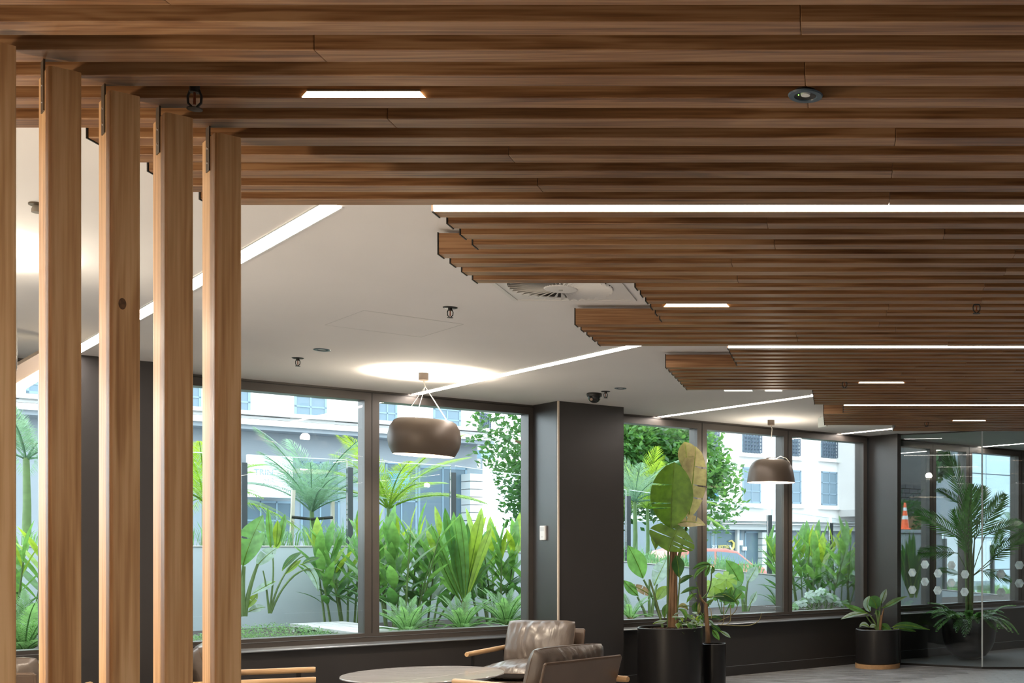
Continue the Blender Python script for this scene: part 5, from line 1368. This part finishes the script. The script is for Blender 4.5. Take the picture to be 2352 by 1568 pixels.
for px, w, m_ in (([(1634, 1298), (1620, 1290), (1604, 1296), (1590, 1308)], 11, M_LEAF), ([(1625, 1300), (1612, 1305), (1598, 1316), (1594, 1330)], 12, M_LEAFB), ([(1630, 1298), (1626, 1310), (1622, 1316), (1620, 1325)], 11, M_LEAF), ([(1636, 1300), (1640, 1306), (1638, 1312), (1632, 1318)], 10, M_LEAF),
                  ([(1592, 1322), (1578, 1324), (1566, 1332), (1558, 1342)], 14, M_LEAFD), ([(1604, 1350), (1590, 1350), (1578, 1354), (1562, 1364)], 12, M_LEAF), ([(1600, 1362), (1590, 1366), (1582, 1374), (1577, 1384)], 10, M_LEAFB),
                  ([(1690, 1382), (1672, 1372), (1655, 1366), (1638, 1370)], 20, M_LEAFD), ([(1640, 1376), (1628, 1382), (1622, 1390), (1630, 1392)], 12, M_LEAF), ([(1660, 1366), (1664, 1362), (1680, 1372), (1692, 1382)], 14, M_LEAFD),
                  ([(1680, 1374), (1674, 1362), (1676, 1354), (1682, 1347)], 13, M_LEAF), ([(1688, 1378), (1694, 1372), (1700, 1366), (1704, 1360)], 9, M_LEAFB), ([(1600, 1382), (1594, 1392), (1596, 1400), (1602, 1408)], 16, M_LEAFD), ([(1606, 1384), (1606, 1394), (1606, 1402), (1604, 1410)], 9, M_LEAFT),
                  ([(1626, 1418), (1640, 1416), (1652, 1418), (1660, 1424)], 11, M_LEAFD), ([(1632, 1434), (1642, 1440), (1652, 1446), (1656, 1452)], 12, M_LEAFD), ([(1652, 1448), (1662, 1452), (1672, 1460), (1678, 1464)], 10, M_LEAFP), ([(1636, 1446), (1640, 1452), (1648, 1460), (1652, 1470)], 13, M_LEAFB),
                  ([(1616, 1408), (1612, 1414), (1610, 1422), (1614, 1432)], 12, M_LEAF), ([(1620, 1424), (1630, 1426), (1636, 1430), (1640, 1438)], 9, M_LEAFP), ([(1580, 1400), (1574, 1390), (1566, 1386), (1556, 1396)], 12, M_LEAFT)):
    pb(px, w, m_, dy=random.uniform(-0.1, 0.1), nrm=Vector((random.uniform(-0.5, 0.5), -1, random.uniform(0.1, 0.7))))

# ---- pot on a timber ring
Y3 = 13.38; pc = Vector(((2015.5 - U0) * Y3 / F, Y3, 0))
r = empty('potted_philodendron', pc); tag(r, 'squat black planter on a pale timber ring with broad glossy leaves, beside the glass partition', 'potted plant')
H3 = EYE - (1444 - V0) * Y3 / F
pot(r, 0.252, H3, 0.012, True)
def ps(px, rpx, mat, name='stem', d=0.0, n=10): return pstem(r, 0, px, rpx, mat, name, d, Y3, n)
def pb(px, w, mat, **k): return pblade(r, 0, px, w, mat, Yfix=Y3 + k.pop('dy', 0.0), **k)
for px in ([(2015, 1446), (2010, 1425), (1995, 1410)], [(2018, 1446), (2016, 1420), (2012, 1400)], [(2022, 1446), (2024, 1420), (2030, 1398)], [(2016, 1446), (2020, 1410), (2024, 1385)], [(2014, 1446), (2000, 1430), (1988, 1412)], [(2020, 1446), (2022, 1425), (2024, 1412)]):
    ps(px, (2.4, 1.5), M_STEMB if px[0][0] > 2018 else M_STEM)
for px, w, m_ in (([(1989, 1406), (1975, 1402), (1955, 1396), (1936, 1386)], 15, M_LEAFB), ([(1994, 1408), (1975, 1406), (1950, 1412), (1931, 1422)], 15, M_LEAFP), ([(2000, 1405), (1990, 1395), (1988, 1380), (1998, 1368)], 20, M_LEAFP), ([(2014, 1398), (2012, 1385), (2006, 1376), (1998, 1370)], 32, M_LEAF), ([(2022, 1390), (2026, 1375), (2032, 1362), (2036, 1352)], 15, M_LEAFP),
                  ([(2026, 1396), (2042, 1390), (2060, 1376), (2084, 1369)], 15, M_LEAFB), ([(2010, 1410), (2016, 1402), (2015, 1408), (2014, 1415)], 14, M_LEAFB), ([(1997, 1440), (1988, 1432), (1980, 1430), (1974, 1440)], 12, M_LEAFP), ([(2012, 1438), (2006, 1436), (2002, 1436), (1998, 1440)], 10, M_LEAFP), ([(2020, 1436), (2030, 1436), (2036, 1444), (2048, 1446)], 20, M_LEAFB),
                  ([(2050, 1440), (2072, 1430), (2092, 1436), (2136, 1446)], 17, M_LEAF), ([(2052, 1444), (2070, 1440), (2090, 1446), (2104, 1450)], 12, M_LEAF)):
    pb(px, w, m_, dy=random.uniform(-0.12, 0.06), nrm=Vector((random.uniform(-0.4, 0.4), -1, random.uniform(0.3, 0.9))))

# ---- bowl planter with a kentia palm behind the glass
Y4 = 14.35; pc = Vector(((2226 - U0) * Y4 / F, Y4, 0.002))
r = empty('potted_palm', pc); tag(r, 'black bowl planter with a tall indoor palm and trailing ferny leaves, behind the glass partition', 'potted plant')
RB4 = 0.335; HB4 = 0.50
prof = [(0, 0.0), (0.11, 0.0), (0.20, 0.045), (0.27, 0.12), (0.315, 0.22), (0.333, 0.34), (RB4, HB4 - 0.01), (RB4 - 0.005, HB4), (RB4 - 0.02, HB4), (RB4 - 0.022, HB4 - 0.05), (0, HB4 - 0.05)]
MB().lathe(prof, 64).build('pot', M_POT, r, smooth=True)
MB().lathe([(0, HB4 - 0.02), (RB4 - 0.024, HB4 - 0.03), (RB4 - 0.024, HB4 - 0.048), (0, HB4 - 0.048)], 40).build('soil', M_SOIL, r, smooth=True)
for k in range(5):
    a = 2 * PI * k / 5
    MB().tube(bez([(0.03 * math.cos(a), 0.03 * math.sin(a), HB4 - 0.03), (0.04 * math.cos(a), 0.04 * math.sin(a), 1.0), (0.07 * math.cos(a), 0.07 * math.sin(a), 1.55 + 0.1 * (k % 2))], 8), [0.018, 0.017, 0.016, 0.014, 0.012, 0.010, 0.009, 0.008], 7).build('cane', M_STEM, r, smooth=True)
KF = [frond_mesh('frond', 0.95, 0.40, m_, 17, 0.22, 0.70, 0.12, 0.030, 0.05, 0.22) for m_ in (M_FROND, M_LEAF)]
def kent(u, v, u1, v1, sc, mi=0, dy=0.0):
    a = aty(u, v, Y4) - r.location; b_ = aty(u1, v1, Y4 + dy) - r.location
    put(KF[mi], 'frond', r, a, b_ - a, (0.1, -0.8, 0.55), (b_ - a).length / 0.92 * sc)
    MB().tube([a, (0.02, 0, 1.0)], 0.006, 5).build('stalk', M_STEM, r)
for a in ((2210, 1150, 2185, 1045, 1.0, 0, -0.2), (2208, 1160, 2150, 1110, 0.9, 0, 0.2), (2208, 1240, 2120, 1170, 1.0, 1, -0.2), (2215, 1260, 2235, 1120, 1.0, 1, -0.1), (2238, 1240, 2300, 1140, 1.0, 0, -0.2), (2262, 1230, 2350, 1190, 1.0, 0, 0.2),
          (2270, 1290, 2345, 1225, 1.0, 1, -0.3), (2280, 1290, 2300, 1215, 0.9, 1, -0.2), (2200, 1270, 2110, 1260, 0.9, 1, -0.2), (2225, 1280, 2205, 1180, 1.0, 1, -0.3), (2250, 1310, 2340, 1330, 0.8, 0, -0.1), (2205, 1320, 2150, 1300, 0.8, 0, -0.1), (2230, 1220, 2265, 1100, 0.9, 0, 0.2)):
    kent(*a)
FL = [frond_mesh('trailing_leaf', 0.26, 0.085, m_, 8, 0.8, 0.7, 0.05, 0.026, 0.30, 0.2) for m_ in (M_LEAF, M_FERN)]
rr = random.Random(41)
for k in range(46):
    a = rr.uniform(0, 2 * PI); q = RB4 * rr.uniform(0.35, 0.92); el = rr.uniform(0.0, 1.1)
    d = Vector((math.cos(a) * math.cos(el), math.sin(a) * math.cos(el), math.sin(el)))
    put(FL[k % 2], 'trailing_leaf', r, (q * math.cos(a), q * math.sin(a), HB4 - 0.01), d, (0, 0, 1), rr.uniform(0.8, 1.5))
